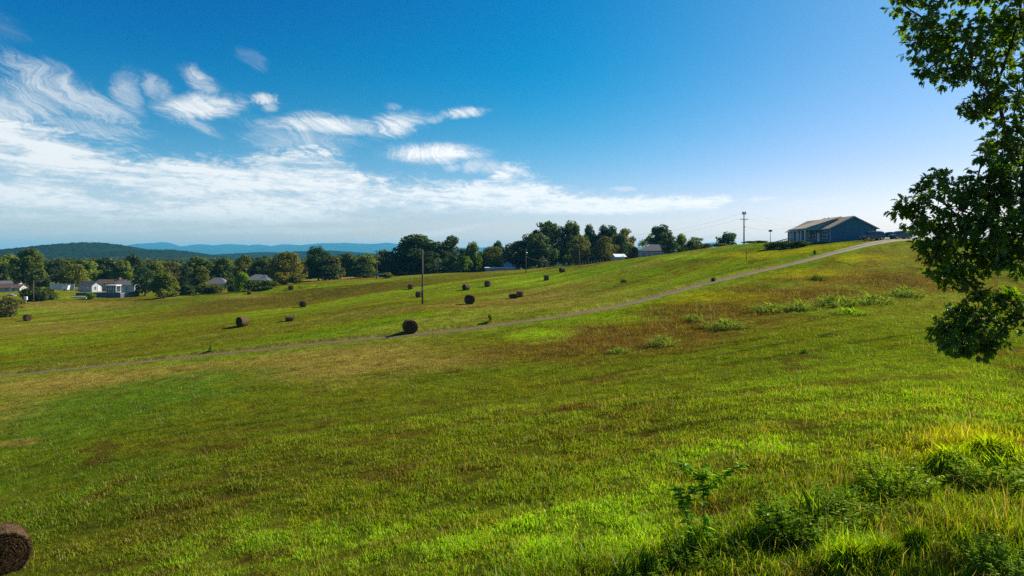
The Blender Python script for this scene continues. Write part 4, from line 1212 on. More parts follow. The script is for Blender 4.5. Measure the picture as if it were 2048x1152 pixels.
pv, pvx, pvy, pvz, pvh = pole('wooden street pole among the village bushes at the field corner', 67, 605, 561, rad=.15)
MB().tube([(0, 0, pvh - .4), (.7, -.4, pvh - .1), (1.2, -.6, pvh - .15)], .04, 6).build('lamp_arm', M_GREYMETAL, pv)
st, _, _, _, _ = pole('thin dark stake standing in the grass below the ridge', 1493, 521, 500.5, name='field_stake', group=None, rad=.06)
MB().box(-.07, .07, -.09, -.06, 1.4, 1.7).build('marker_tag', M_DARKMETAL, st)


def wire(label, a, b, sag, rad=0.014):
    rad *= .6
    a, b = Vector(a), Vector(b)
    pts = [a.lerp(b, t) - Vector((0, 0, sag * 4 * t * (1 - t))) for t in np.linspace(0, 1, 25)]
    tag(MB().tube(pts, rad, 4).build('power_line', M_WIRE), label, 'wire', 'overhead wires')


T = lambda s, dz: (ptx + s, pty - .1, ptz + pth + dz)
far = at(1300, 452, 300)
wire('upper wire running from the tall utility pole towards the hilltop trees', T(-.5, -.3), at(1240, 470, 330), 1.8, .02)
wire('lower of the top wires from the tall utility pole towards the hilltop trees', T(-.95, -1.75), at(1240, 477, 330), 1.8, .02)
wire('low service wire from the tall utility pole down to the ridge trees', T(0, -4), at(1330, 484, 260), 1.0, .02)
wire('upper wire leaving the tall utility pole towards the blue house side', T(.5, -.3), at(1790, 452, 260), 2.0, .02)
wire('crossarm wire leaving the tall utility pole towards the blue house side', T(.95, -1.75), at(1790, 458, 260), 2.0, .02)
wire('short service drop from the tall utility pole to the blue house roof', T(.2, -4), (71.5, 172, 7.2), .8, .016)
wire('guy wire slanting from the tall utility pole to the ground', T(0, -4.5), (ptx + 3.2, pty - 2, gz(ptx + 3.2, pty - 2)), 0, .012)
S_ = (psx, psy, psz + psh)
wire('sagging service wire from the slim pole into the massive dark tree', (S_[0], S_[1], S_[2] - 2.2), at(1096, 522, 240), .5, .035)
wire('overhead wire between the slim pole and the short pale pole', (S_[0], S_[1], S_[2] - .2), (pwx, pwy, pwz + pwh - .2), .5, .02)
wire('overhead wire from the slim pole across the round lawn trees', (S_[0], S_[1], S_[2]), at(1300, 484, 215), 1.0, .02)
wire('overhead wire from the pole with crossarm to the slim pole', (pcx, pcy, pcz + pch), (S_[0], S_[1], S_[2]), 1.4, .018)
wire('street wire running left from the wooden street pole', (pvx, pvy, pvz + pvh - .2), at(-80, 577, 215), .4, .03)
wire('street wire running right from the wooden street pole behind the fence', (pvx, pvy, pvz + pvh - .2), at(118, 551, 268), .5, .03)


# ------------------------------------------------------------------ buildings
def window(parent, M, w, h, mat_frame=M_WHITE, bars=True):
    """frame in the local xz plane facing -y; pane and glazing bar are sub-parts"""
    t = 0.08
    f = MB()
    f.box(-w / 2 - t, -w / 2, -.06, .02, -t, h + t, M); f.box(w / 2, w / 2 + t, -.06, .02, -t, h + t, M)
    f.box(-w / 2, w / 2, -.06, .02, h, h + t, M); f.box(-w / 2, w / 2, -.06, .02, -t, 0, M)
    if bars:
        f.box(-w / 2, w / 2, -.045, .0, h * .48, h * .54, M)
        if w > 1.3: f.box(-.04, .04, -.044, .0, 0, h * .48, M); f.box(-.04, .04, -.044, .0, h * .54, h, M)
    o = f.build('window', mat_frame, parent)
    MB().box(-w / 2, w / 2, -.02, .01, 0, h, M).build('pane', M_GLASS, o)
    return o


def face_M(f, u, z, L, D):
    """matrix for something set on wall face f of an L x D box"""
    if f == 'front': return Matrix.Translation((u, -D / 2 - .012, z))
    if f == 'back': return Matrix.Translation((u, D / 2 + .012, z)) @ Matrix.Rotation(math.pi, 4, 'Z')
    if f == 'right': return Matrix.Translation((L / 2 + .012, u, z)) @ Matrix.Rotation(math.pi / 2, 4, 'Z')
    return Matrix.Translation((-L / 2 - .012, u, z)) @ Matrix.Rotation(-math.pi / 2, 4, 'Z')


def house(name, label, cat, loc, yaw, L, D, H, rise, wall, roof, hip=False, wins=(), door=None, over=0.35, chimney=None, group=None):
    o = thing(name, label, cat, loc, yaw, group)
    w = MB().box(-L / 2, L / 2, -D / 2, D / 2, -.6, H)
    if not hip:
        for s in (-1, 1):
            w.prism([(s * L / 2, -D / 2, H), (s * L / 2, D / 2, H), (s * L / 2, 0, H + rise)], (-s * .15, 0, 0))
    w.build('wall', wall, o)
    e = over; t = .14
    r = MB(); sl = rise / (D / 2)
    z0 = H - e * sl
    hx = (L / 2 - D / 2 * .9) if hip else L / 2 + e
    A = [(-L / 2 - e, -D / 2 - e, z0 + .02), (L / 2 + e, -D / 2 - e, z0 + .02), (L / 2 + e, D / 2 + e, z0 + .02), (-L / 2 - e, D / 2 + e, z0 + .02)]
    B = [(-hx, 0, H + rise + .02), (hx, 0, H + rise + .02)]
    up = lambda p: (p[0], p[1], p[2] + t)
    faces = [[A[0], A[1], B[1], B[0]], [A[2], A[3], B[0], B[1]]] + ([[A[1], A[2], B[1]], [A[3], A[0], B[0]]] if hip else [])
    for f in faces:
        r.poly([up(p) for p in f]); r.poly(f[::-1])
    ed = [(A[0], A[1]), (A[2], A[3])] + ([(A[1], A[2]), (A[3], A[0])] if hip else [(A[1], B[1]), (B[1], A[2]), (A[3], B[0]), (B[0], A[0])])
    for p, q in ed: r.poly([p, q, up(q), up(p)])
    ro = r.build('roof', roof, o)
    if chimney:
        MB().box(chimney - .4, chimney + .4, -.35, .35, H + rise * .5, H + rise + .8).build('chimney', pmat('brick', (.25, .12, .08), .9), ro)
    for f, u, z, ww, hh in wins: window(o, face_M(f, u, z, L, D), ww, hh)
    if door:
        M = face_M(door[0], door[1], 0, L, D)
        d = MB().box(-.48, .48, -.05, .01, 0, 2.05, M).build('door', M_DOOR, o)
        MB().tube([M @ Vector((.36, -.06, 1.0)), M @ Vector((.36, -.12, 1.0))], .035, 6).build('handle', M_DARKMETAL, d)
    return o


M_SIDEW = striped_mat('pale_siding', (0.38, 0.40, 0.42), 2, .18, .85)
M_SIDEG = striped_mat('grey_siding', (0.28, 0.31, 0.34), 2, .18, .85)
M_SIDEC = striped_mat('cream_siding', (0.66, 0.60, 0.42), 2, .18, .88)
M_ROOFB = striped_mat('brown_shingle', (0.105, 0.062, 0.048), 1, .22, .8, .9)
M_ROOFG = striped_mat('grey_shingle', (0.12, 0.115, 0.125), 1, .22, .8, .9)
M_ROOFM = striped_mat('ribbed_metal_roof', (0.55, 0.58, 0.60), 0, .45, .7, .35)
M_BLUE = striped_mat('blue_siding', (0.040, 0.140, 0.235), 2, .16, .7, .65, .15)
M_BLUEL = striped_mat('pale_blue_gable_siding', (0.16, 0.33, 0.40), 2, .16, .85, .65, .1)
M_ROOFT = striped_mat('weathered_tan_shingle', (0.34, 0.275, 0.20), 1, .2, .8, .9, .25)


def put(px, py, Y):
    v = at(px, py, Y); return (v.x, v.y, min(v.z, gz(v.x, v.y) + .0))


# blue house on the ridge -------------------------------------------------
def blue_house():
    x0, x1, y0, y1 = 69.9, 80.1, 150.0, 173.0
    zf = 3.0; ze = 5.93; zr = 8.45; xm = 75.0
    o = thing('blue_house', 'blue sided ranch house with gabled roof and white porch columns on the ridge', 'house', (x0, y0, zf))
    Lc = lambda x, y, z: (x - x0, y - y0, z - zf)
    w = MB()
    def B(mb, a, b, c, d, e, f): mb.box(a - x0, b - x0, c - y0, d - y0, e - zf, f - zf)
    B(w, x0, x1, y0, y1, zf - .1, ze)
    for y, dy in ((y0, .15), (y1, -.15)):
        w.prism([Lc(x0, y, ze), Lc(x1, y, ze), Lc(xm, y, zr - .06)], (0, dy, 0))
    w.build('wall', M_BLUE, o)
    f = MB(); B(f, x0 + .05, x1 - .05, y0 + .05, y1 - .05, zf - 1.6, zf - .1)
    f.build('foundation', pmat('block_foundation', (.13, .15, .16), .9), o)
    # main roof
    r = MB(); t = .16; ov = .42; sl = (zr - ze) / (xm - x0)
    ya, yb = y0 - .4, y1 + .4
    for s in (-1, 1):
        xe = x0 - ov if s < 0 else x1 + ov; zee = ze - ov * sl
        r.prism([Lc(xe, ya, zee), Lc(xm, ya, zr), Lc(xm, ya, zr + t), Lc(xe, ya, zee + t)], (0, yb - ya, 0))
    ro = r.build('roof', M_ROOFT, o)
    MB().tube([Lc(74.2, 160, zr - .5), Lc(74.2, 160, zr + .42)], .09, 8).build('vent_pipe', M_DARKMETAL, ro)
    MB().tube([Lc(74.6, 163, zr - .5), Lc(74.6, 163, zr + .36)], .16, 8).build('vent_pipe', M_DARKMETAL, ro)
    # rake boards and eave gutter
    tr = MB()
    for s in (-1, 1):
        xe = x0 - ov if s < 0 else x1 + ov; zee = ze - ov * sl
        tr.prism([Lc(xe, ya - .05, zee - .1), Lc(xm, ya - .05, zr - .1), Lc(xm, ya - .05, zr + t - .02), Lc(xe, ya - .05, zee + t - .02)], (0, .046, 0))
    tr.build('rake_board', pmat('grey_trim', (.30, .32, .33), .7), o)
    g = MB(); zee = ze - ov * sl
    for s, xe in ((-1, x0 - ov), (1, x1 + ov)):
        g.box(xe - x0 - (.12 if s < 0 else -.004), xe - x0 + (.12 if s > 0 else -.004), ya - y0, yb - y0, zee - zf - .02, zee - zf + .12)
    g.build('gutter', M_WHITE, o)
    # porch roof: shallower, reaching further out, with closed side gables
    py0, py1, xp = 154.6, 163.2, 66.3
    zp = 5.93
    p = MB()
    p.prism([Lc(xp - .25, py0 - .25, zp - .05), Lc(xm - .35, py0 - .25, zr + t + .02), Lc(xm - .35, py0 - .25, zr + t + .14), Lc(xp - .25, py0 - .25, zp + .09)], (0, py1 - py0 + .5, 0))
    p.build('porch_roof', M_ROOFT, o)
    ck = MB()
    for y in (py0, py1 - .1):
        ck.prism([Lc(xp, y, zp - .32), Lc(x0 - ov - .16, y, zp - .32), Lc(x0 - ov - .16, y, zee + t), Lc(xm - .8, y, zr + t - .22), Lc(xp, y, zp - .06)], (0, .1, 0))
    ck.box(xp - x0, xp - x0 + .12, py0 - y0 + .1, py1 - y0 - .1, zp - zf - .32, zp - zf - .06)
    ck.build('porch_gable', M_BLUEL, o)
    dk = MB(); B(dk, xp - .1, x0 - .003, py0 - .1, py1 + .1, zf - .5, zf - .1)
    dk.build('porch_floor', M_CONC, o)
    for y in (154.75, 157.0, 159.0, 161.2, 163.0):
        c = MB(); B(c, xp + .02, xp + .22, y - .1, y + .1, zf - .1, zp - .32)
        col = c.build('porch_column', M_WHITE, o)
        q = MB(); B(q, xp - .03, xp + .27, y - .15, y + .15, zf - .1, zf + .12); B(q, xp - .03, xp + .27, y - .15, y + .15, zp - .47, zp - .322)
        q.build('column_cap', M_WHITE, col)
    for y in (y0, y1 - .12):
        c = MB(); B(c, x0 - .03, x0 + .12, y - .03, y + .12, zf - .1, ze); c.build('corner_board', pmat('grey_trim', (0, 0, 0)), o)
    left = lambda y, z: Matrix.Translation((-.012, y - y0, z - zf)) @ Matrix.Rotation(-math.pi / 2, 4, 'Z')
    window(o, left(152.4, 3.75), 1.9, 1.6)
    window(o, left(157.6, 3.75), 1.1, 1.6); window(o, left(160.9, 3.75), 1.6, 1.6)
    window(o, left(171.2, 3.75), 1.2, 1.6); window(o, left(167.0, 3.75), 1.1, 1.6)
    M = left(155.6, zf)
    d = MB().box(-.55, .55, -.06, .01, -.02, 2.15, M).build('door', M_DOOR, o)
    MB().tube([M @ Vector((.4, -.07, 1)), M @ Vector((.4, -.14, 1))], .04, 6).build('handle', M_DARKMETAL, d)
    gb = lambda x, z: Matrix.Translation((x - x0, -.012, z - zf))
    hf = MB(); M = gb(78.0, 3.5)
    hf.box(-.55, -.47, -.05, .01, -.2, 1.0, M); hf.box(.47, .55, -.05, .01, -.2, 1.0, M); hf.box(-.47, .47, -.05, .01, .92, 1.0, M)
    h = hf.build('crawl_hatch', M_POLE, o)
    MB().box(-.47, .47, -.03, .01, -.2, .92, M).build('hatch_panel', M_DARKMETAL, h)
    return o
blue_house()

# deck ramp at the far left corner of the house
rx, ry = 69.6, 171.5
rz_ = 3.0
rp = thing('deck_ramp', 'brown wooden ramp railing running down from the left corner of the blue house', 'ramp', (rx, ry, rz_))
n_ = 6; Lr = 4.6
mb = MB(); mb.prism([(0, -.6, 0), (0, .6, 0), (0, .6, -.14), (0, -.6, -.14)], (-Lr, 0, -.35)); mb.build('ramp_floor', M_DECK, rp)
for s in (-.6, .6):
    for k in range(n_):
        u = -Lr * k / (n_ - 1); z = -.35 * k / (n_ - 1)
        MB().box(u - .05, u + .05, s - .05, s + .05, -1.4, z + 1.25 - .9 * k / (n_ - 1)).build('post', M_DECK, rp)
    for dz in (0, .5):
        m2 = MB(); m2.prism([(.05, s - .07, 1.25 - dz), (.05, s + .07, 1.25 - dz), (.05, s + .07, 1.14 - dz), (.05, s - .07, 1.14 - dz)], (-Lr - .1, 0, -1.2)); m2.build('rail', M_DECK, rp)
bx, bY, bz, bh = pole('slim post topped with a dark bird box at the end of the deck ramp', 1540.7, 488, 463.5, name='bird_box_post', group=None, rad=.07, Y=168)[1:]
bo = bpy.data.objects['bird_box_post']
bb = MB().box(-.35, .35, -.25, .25, bh, bh + .3).build('bird_box', M_DARKMETAL, bo)
MB().prism([(-.45, -.33, bh + .3), (.45, -.33, bh + .3), (0, -.33, bh + .5)], (0, .66, 0)).build('box_roof', M_DARKMETAL, bb)

# white hip-roofed house on the hilltop
hx = put(1316, 514, 222)
house('white_house', 'white house with dark hipped roof half hidden by a dense tree on the hilltop', 'house', (hx[0], hx[1], hx[2] - .1), R(-14), 12.0, 8, 2.9, 1.9, M_SIDEW, M_ROOFG, True,
      [('front', -4.4, .9, 1.1, 1.3), ('front', -2.6, .9, .8, 1.3), ('front', -.6, .9, 1.6, 1.3), ('front', 1.4, .9, .8, 1.3), ('front', 3.8, .9, 1.1, 1.3), ('left', 0, .9, 1.1, 1.3), ('right', 0, .9, 1.1, 1.3)], ('front', 2.6))
hs_ = put(1237, 523, 224)
house('garden_shed', 'small white garden shed on the grass edge below the round lawn trees', 'shed', hs_, R(20), 3.6, 2.8, 1.75, .75, M_SIDEW, M_WHITE, False, [('right', 0, .7, .5, .6)], ('front', .8))
lb = put(999, 543, 243)
house('long_shed', 'long low open shed with bright white flat roof at the field edge', 'shed', lb, R(-3), 9.8, 3.2, 1.25, .12, M_SIDEG, M_WHITE, False, [('front', -2.8, .2, .9, .7), ('front', .2, .2, .9, .7), ('front', 3.0, .2, .9, .7)], None, .3)
bn = put(1023, 535, 262)
house('metal_barn', 'barn with light ribbed metal roof among the trees above the long shed', 'barn', bn, R(8), 6.2, 4.2, 2.2, 1.3, M_SIDEG, M_ROOFM, False, [('front', -1.5, .8, .8, .8)], ('front', 1))
wt = put(764, 556, 262)
house('white_outbuilding', 'little white roofed outbuilding glimpsed under the dark broad tree', 'shed', wt, R(10), 2.6, 2.2, 1.2, .6, M_SIDEW, M_WHITE, False, [('front', 0, .5, .6, .5)])

# village houses at the left
GH = 'village houses below the field'
def vh(name, label, px, py, Y, yaw, L, D, H, rise, wall, roof, hip, wins, door=None, chim=None, cat='house'):
    p = put(px, py, Y); return house(name, label, cat, p, R(yaw), L, D, H, rise, wall, roof, hip, wins, door, .35, chim, GH)
vh('cottage', 'whitewashed cottage with dark roof at the far left behind the tall dark tree', 22, 569, 268, 18, 6.2, 4.5, 1.9, 1.0, M_SIDEW, M_ROOFG, False, [('front', -1.4, .8, .8, .8), ('front', 1.2, .8, .8, .8)], ('front', 0))
vh('cottage', 'low house with rusty brown roof behind the parked cars', 18, 584, 248, 6, 10, 5, 1.6, 1.1, M_SIDEW, M_ROOFB, False, [('front', -2.5, .6, .9, .8), ('front', .6, .6, .9, .8), ('front', 3, .6, .9, .8)], ('front', 2))
vh('cottage', 'long pale cottage with cream sunlit gable facing right', 180, 577, 250, -24, 7.6, 3.8, 2.1, 1.3, M_SIDEW, M_ROOFG, False, [('right', -.6, .6, .7, 1.1), ('front', -2, .8, .8, .8), ('front', 1.5, .8, .8, .8)], ('right', .8))
vh('house', 'grey two-wing house with brown roof behind the white sunroom', 226, 582, 262, -4, 10.5, 6, 3.0, 1.3, M_SIDEG, M_ROOFB, False, [('front', -3, 1.4, .9, 1.0), ('front', 0, 1.4, .9, 1.0), ('front', 3, 1.4, .9, 1.0)], None, 2.5)
vh('house', 'pale gabled house with dark roof right of the white sunroom', 259, 583, 246, -8, 7.6, 5, 3.0, 1.2, M_SIDEW, M_ROOFG, False, [('front', -2.2, 1.3, .9, 1.0), ('front', .8, 1.3, .9, 1.0), ('right', 0, 1, .9, 1)], ('front', -.8))
vh('bungalow', 'grey hip-roofed bungalow sunk behind the vine-covered hedge', 436, 579, 252, 4, 7.6, 5.6, 2.3, 1.9, M_SIDEG, M_ROOFG, True, [('front', -2, .7, .9, 1), ('front', 1.5, .7, .9, 1)])
vh('bungalow', 'pale grey roofed bungalow behind the bright hedge bush', 520, 572, 254, -6, 8.6, 5.6, 2.4, 1.8, M_SIDEW, pmat('pale_grey_roof', (.15, .15, .155), .9), True, [('front', -3, .8, .9, 1), ('front', 0, .8, .9, 1), ('right', 0, .8, .8, .9)])

# sunroom: glazed room in front of the grey house
sp = put(227, 588, 234)
so = thing('sunroom', 'white framed sunroom with tall glazed panels on the garden terrace', 'sunroom', sp, R(-4), GH)
Ls, Ds, Hs = 3.6, 2.6, 3.4
MB().box(-Ls / 2, Ls / 2, -Ds / 2, Ds / 2, -.4, 1.0).build('wall', M_WHITE, so)
MB().box(-Ls / 2 + .08, Ls / 2 - .08, -Ds / 2 + .08, Ds / 2 - .08, 1.0, Hs - .3).build('glazing', M_GLASS, so)
for k in range(5):
    u = -Ls / 2 + .07 + k * (Ls - .14) / 4
    MB().box(u - .07, u + .07, -Ds / 2, -Ds / 2 + .14, 1.0, Hs - .3).build('mullion', M_WHITE, so)
for s in (-1, 1):
    MB().box(s * (Ls / 2 - .07) - .07, s * (Ls / 2 - .07) + .07, Ds / 2 - .14, Ds / 2, 1.0, Hs - .3).build('mullion', M_WHITE, so)
MB().box(-Ls / 2 + .14, Ls / 2 - .14, -Ds / 2 + .02, -Ds / 2 + .075, 2.0, 2.12).build('transom', M_WHITE, so)
MB().box(-Ls / 2 - .15, Ls / 2 + .15, -Ds / 2 - .15, Ds / 2 + .15, Hs - .3, Hs).build('roof', M_WHITE, so)

# garden walls and fences
def runwall(name, label, cat, a, b, h, th, mat, posts=0, capmat=None):
    dx, dy = b[0] - a[0], b[1] - a[1]; l = math.hypot(dx, dy)
    o = thing(name, label, cat, a, math.atan2(dy, dx))
    za = 0; zb = b[2] - a[2]
    m = MB(); m.prism([(0, -th / 2, -.8), (l, -th / 2, zb - .8), (l, -th / 2, zb + h), (0, -th / 2, h)], (0, th, 0)); m.build('panel', mat, o)
    for k in range(posts):
        u = l * k / (posts - 1); MB().box(u - .09, u + .09, -th / 2 - .05, th / 2 + .05, -.8, zb * u / l + h + .12).build('post', mat, o)
    if capmat:
        m = MB(); m.prism([(-.05, -th / 2 - .06, h + .003), (l + .05, -th / 2 - .06, zb + h + .003), (l + .05, -th / 2 - .06, zb + h + .1), (-.05, -th / 2 - .06, h + .1)], (0, th + .12, 0)); m.build('coping', capmat, o)
    return o
M_BLOCK = striped_mat('grey_block_wall', (0.10, 0.125, 0.145), 2, .25, .7, .9)
runwall('garden_wall', 'long grey block wall holding up the garden terrace below the sunroom', 'wall', put(153, 597, 226), put(240, 596.5, 222), 1.9, .3, M_BLOCK, 6, M_CONC)
runwall('garden_wall', 'short shaded return of the grey block wall running up to the dense tree', 'wall', put(240.5, 596.5, 221), put(277, 589, 228), 1.5, .3, M_BLOCK, 3, M_CONC)
runwall('planter_wall', 'low white planter wall at the foot of the grey garden wall', 'wall', put(144, 599, 219), put(173, 599, 217), .75, .3, M_WHITE, 2, M_WHITE)
runwall('vinyl_fence', 'white vinyl privacy fence in front of the round yellowing tree', 'fence', put(100, 578, 250), put(148, 577, 252), 2.2, .08, pmat('white_vinyl', (.46, .49, .52), .6, .08), 7)
tp = put(131, 580, 246)
tr_ = thing('white_trailer', 'white utility trailer with sloping front parked by the vinyl fence', 'trailer', tp, R(10))
MB().prism([(-1, -.8, .35), (.9, -.8, .35), (1.25, -.8, 1.9), (-1, -.8, 1.5)], (0, 1.6, 0)).build('body', M_WHITE, tr_)
for s in (-1, 1):
    MB().tube([(0, s * .86, .3), (0, s * .98, .3)], .3, 12).build('wheel', M_TYRE, tr_)
MB().tube([(-1, 0, .4), (-1.8, 0, .35)], .05, 6).build('tow_bar', M_DARKMETAL, tr_)
sg = thing('meter_box', 'white box on a post at the field corner beside the street pole', 'box', hit(51.5, 605))
MB().box(-.09, .09, -.06, .06, -.3, .8).build('post', M_WHITE, sg)
cb = MB().box(-.42, .42, -.22, .22, .8, 1.75).build('cabinet', M_WHITE, sg)
MB().box(-.05, .05, -.235, -.222, 1.1, 1.45).build('lock_plate', M_DARKMETAL, cb)

# paddock fence on the hilltop
p0, p1 = hit(1160, 531), hit(1206, 527)
fo = thing('rail_fence', 'weathered post and rail fence below the round lawn trees', 'fence', p0, math.atan2(p1[1] - p0[1], p1[0] - p0[0]))
fl = math.hypot(p1[0] - p0[0], p1[1] - p0[1]); fz = p1[2] - p0[2]
for k in range(9):
    u = fl * k / 8; z = fz * k / 8; MB().box(u - .07, u + .07, -.07, .07, z - .4, z + 1.15).build('post', M_POLE, fo)
for dz in (.45, .95):
    MB().prism([(0, -.1, dz), (fl, -.1, fz + dz), (fl, -.1, fz + dz + .1), (0, -.1, dz + .1)], (0, .028, 0)).build('rail', M_POLE, fo)


# ------------------------------------------------------------------ cars
def car(name, label, loc, yaw, prof, belt, width, paint, wheels, wr=.34, glass_x=None, rack=False, group='vehicles parked at the blue house', boot=.05):
    """prof: side outline (x, z) from the rear bumper up over the roof to the nose; belt: height of the window line"""
    o = thing(name, label, 'car', loc, yaw, group)
    W = width / 2
    n = len(prof); zm = max(z for _, z in prof)
    V, Fc = [], []
    for x, z in prof:
        k = max(0, (z - belt) / (zm - belt)) if z > belt else 0
        V.append((x, -(W - .16 * k), z))
    V += [(x, -y, z) for x, y, z in V]
    bm = MB(); bm.v = list(V)
    bm.f.append(list(range(n))); bm.f.append(list(range(n, 2 * n))[::-1])
    for i in range(n):
        j = (i + 1) % n; bm.f.append([i, j, n + j, n + i])
    bo = bm.build('body', paint, o)
    bv = bo.modifiers.new('bevel', 'BEVEL'); bv.width = .05; bv.segments = 2; bv.limit_method = 'ANGLE'
    for s in (-1, 1):
        for q in glass_x:
            pts = []
            for x, z in q:
                k = (z - belt) / (zm - belt); pts.append((x, s * (W - .16 * max(k, 0) + .006), z))
            MB().prism(pts, (0, s * .012, 0)).build('side_window', M_GLASS, o)
    # windscreen and rear window lie on the sloping ends of the cabin
    top = [p for p in prof if p[1] > zm - .12]
    fr = max(top, key=lambda p: p[0]); re = min(top, key=lambda p: p[0])
    nf = prof[prof.index(fr) + 1]; nr = prof[prof.index(re) - 1]
    for nm, a, b in (('windscreen', fr, nf), ('rear_window', re, nr)):
        sx = 1 if nm == 'windscreen' else -1
        la = .12; A_ = (a[0] + (b[0] - a[0]) * la, a[1] + (b[1] - a[1]) * la); B_ = (a[0] + (b[0] - a[0]) * .9, a[1] + (b[1] - a[1]) * .9)
        dx, dz = (b[1] - a[1]) * -sx, (b[0] - a[0]) * sx; l = math.hypot(dx, dz); dx, dz = dx / l * .012, dz / l * .012
        MB().prism([(A_[0] + dx, -W + .26, A_[1] + dz), (A_[0] + dx, W - .26, A_[1] + dz), (B_[0] + dx, W - .16, B_[1] + dz), (B_[0] + dx, -W + .16, B_[1] + dz)], (dx, 0, dz)).build(nm, M_GLASS, o)
    for x in wheels:
        for s in (-1, 1):
            t = MB().tube([(x, s * (W - .2), wr), (x, s * (W + .02), wr)], wr, 20).build('wheel', M_TYRE, o)
            MB().tube([(x, s * (W + .018), wr), (x, s * (W + .035), wr)], wr * .62, 14).build('rim', M_RIM, t)
    xr, xf = min(p[0] for p in prof), max(p[0] for p in prof)
    for s in (-1, 1):
        MB().box(xf - .14, xf + .012, s * (W - .25) - .16, s * (W - .25) + .16, .62, .78).build('headlight', pmat('lamp_glass', (.7, .72, .72), .15, .05), o)
        MB().box(xr - .012, xr + .08, s * (W - .15) - .1, s * (W - .15) + .1, .8, 1.05).build('tail_light', pmat('red_lamp', (.35, .02, .015), .25, .05), o)
        MB().box(fr[0] + .25, fr[0] + .4, s * (W + .08) - .09, s * (W + .08) + .09, belt, belt + .17).build('mirror', M_DARKMETAL, o)
    if rack:
        rk = MB()
        for s in (-1, 1): rk.box(re[0] + .2, fr[0] - .2, s * (W - .3) - .025, s * (W - .3) + .025, zm + .05, zm + .1)
        for u in (.25, .6, .95):
            x = re[0] + .2 + (fr[0] - re[0] - .4) * u; rk.box(x - .03, x + .03, -W + .3, W - .3, zm + .1, zm + .14); rk.box(x - .03, x + .03, -W + .28, -W + .32, zm - .02, zm + .05); rk.box(x - .03, x + .03, W - .32, W - .28, zm - .02, zm + .05)
        rk.build('roof_rack', M_GREYMETAL, o)
    return o


P_NAVY = pmat('dark_blue_car_paint', (.028, .055, .10), .25, .1, 2, spec=.6); P_BLACK = pmat('black_car_paint', (.02, .022, .025), .25, .1, 2, spec=.6); P_GREY = pmat('grey_car_paint', (.05, .055, .065), .3, .1, 2, spec=.6)
P_SILV = pmat('silver_car_paint', (.5, .52, .54), .3, .06, 2, spec=.6)
VAN = [(-2.2, .45), (-2.25, .95), (-2.15, 1.15), (-1.95, 1.72), (-1.6, 1.8), (.35, 1.78), (.75, 1.70), (1.55, 1.12), (2.2, .92), (2.32, .7), (2.3, .4), (1.8, .28), (-1.8, .28)]
SED = [(-2.2, .42), (-2.25, .9), (-2.1, 1.0), (-1.55, 1.05), (-.95, 1.40), (-.5, 1.46), (.3, 1.44), (1.05, 1.02), (2.05, .86), (2.25, .65), (2.22, .35), (1.8, .24), (-1.8, .24)]
GV = [[(-1.95, 1.18), (-1.85, 1.62), (-.95, 1.66), (-.95, 1.18)], [(-.85, 1.18), (-.85, 1.66), (.3, 1.66), (.4, 1.18)], [(.5, 1.18), (.42, 1.64), (.72, 1.58), (1.38, 1.16)]]
GS = [[(-1.35, 1.06), (-.88, 1.34), (-.35, 1.38), (-.35, 1.06)], [(-.27, 1.06), (-.27, 1.38), (.25, 1.37), (.85, 1.05)]]
def park(px, py, Y):
    x = (px - 1024) / F * Y; return (x, Y, gz(x, Y) - .02)
car('minivan', 'dark blue minivan with roof rack parked nose-left beside the blue house', park(1745.5, 478, 144), math.pi + R(4), VAN, 1.15, 1.85, P_NAVY, (-1.4, 1.45), .36, GV, True)
car('sedan', 'dark low car parked behind the minivan, next to the oak leaves', park(1777, 478, 150), math.pi - R(10), SED, 1.03, 1.78, P_BLACK, (-1.4, 1.4), .33, GS)
car('suv', 'grey car half hidden by the oak leaves at the end of the driveway', park(1801, 477, 147), math.pi + R(8), VAN, 1.15, 1.85, P_GREY, (-1.4, 1.45), .36, GV)
for k, px in enumerate((1731.5, 1743.5)):
    x, y, z = park(px, 480, 141.2)
    o = thing('flower_pot', ['orange clay pot on the grass below the nose of the minivan', 'orange clay pot on the grass below the middle of the minivan'][k], 'pot', (x, y, z), 0, 'clay pots beside the driveway')
    MB().tube([(0, 0, 0), (0, 0, .38)], [.2, .27], 12).build('pot', pmat('terracotta', (.45, .15, .055), .8, .2), o); MB().tube([(0, 0, .36), (0, 0, .5)], [.31, .31], 12).build('rim', pmat('terracotta', (0, 0, 0)), o)
GC = 'cars parked in the village'
for k, (px, py, Y, pt_, yw, lab) in enumerate([(24, 597, 226, P_SILV, 12, 'silver car with glinting windows parked in the village corner'), (41, 596, 236, P_GREY, -8, 'grey car parked behind the silver one in the village corner')]):
    p = put(px, py, Y); car('parked_car', lab, p, R(yw), SED, 1.03, 1.78, pt_, (-1.4, 1.4), .33, GS, False, GC)

# ------------------------------------------------------------------ the oak at the right
def oak_leaf_outline():
    half = [(0.0, 0.035), (0.14, 0.06), (0.22, 0.22), (0.32, 0.20), (0.36, 0.10), (0.46, 0.30), (0.58, 0.34), (0.60, 0.13), (0.72, 0.26), (0.84, 0.24), (0.84, 0.10), (1.0, 0.05)]
    return half + [(a, -b) for a, b in half[::-1]]


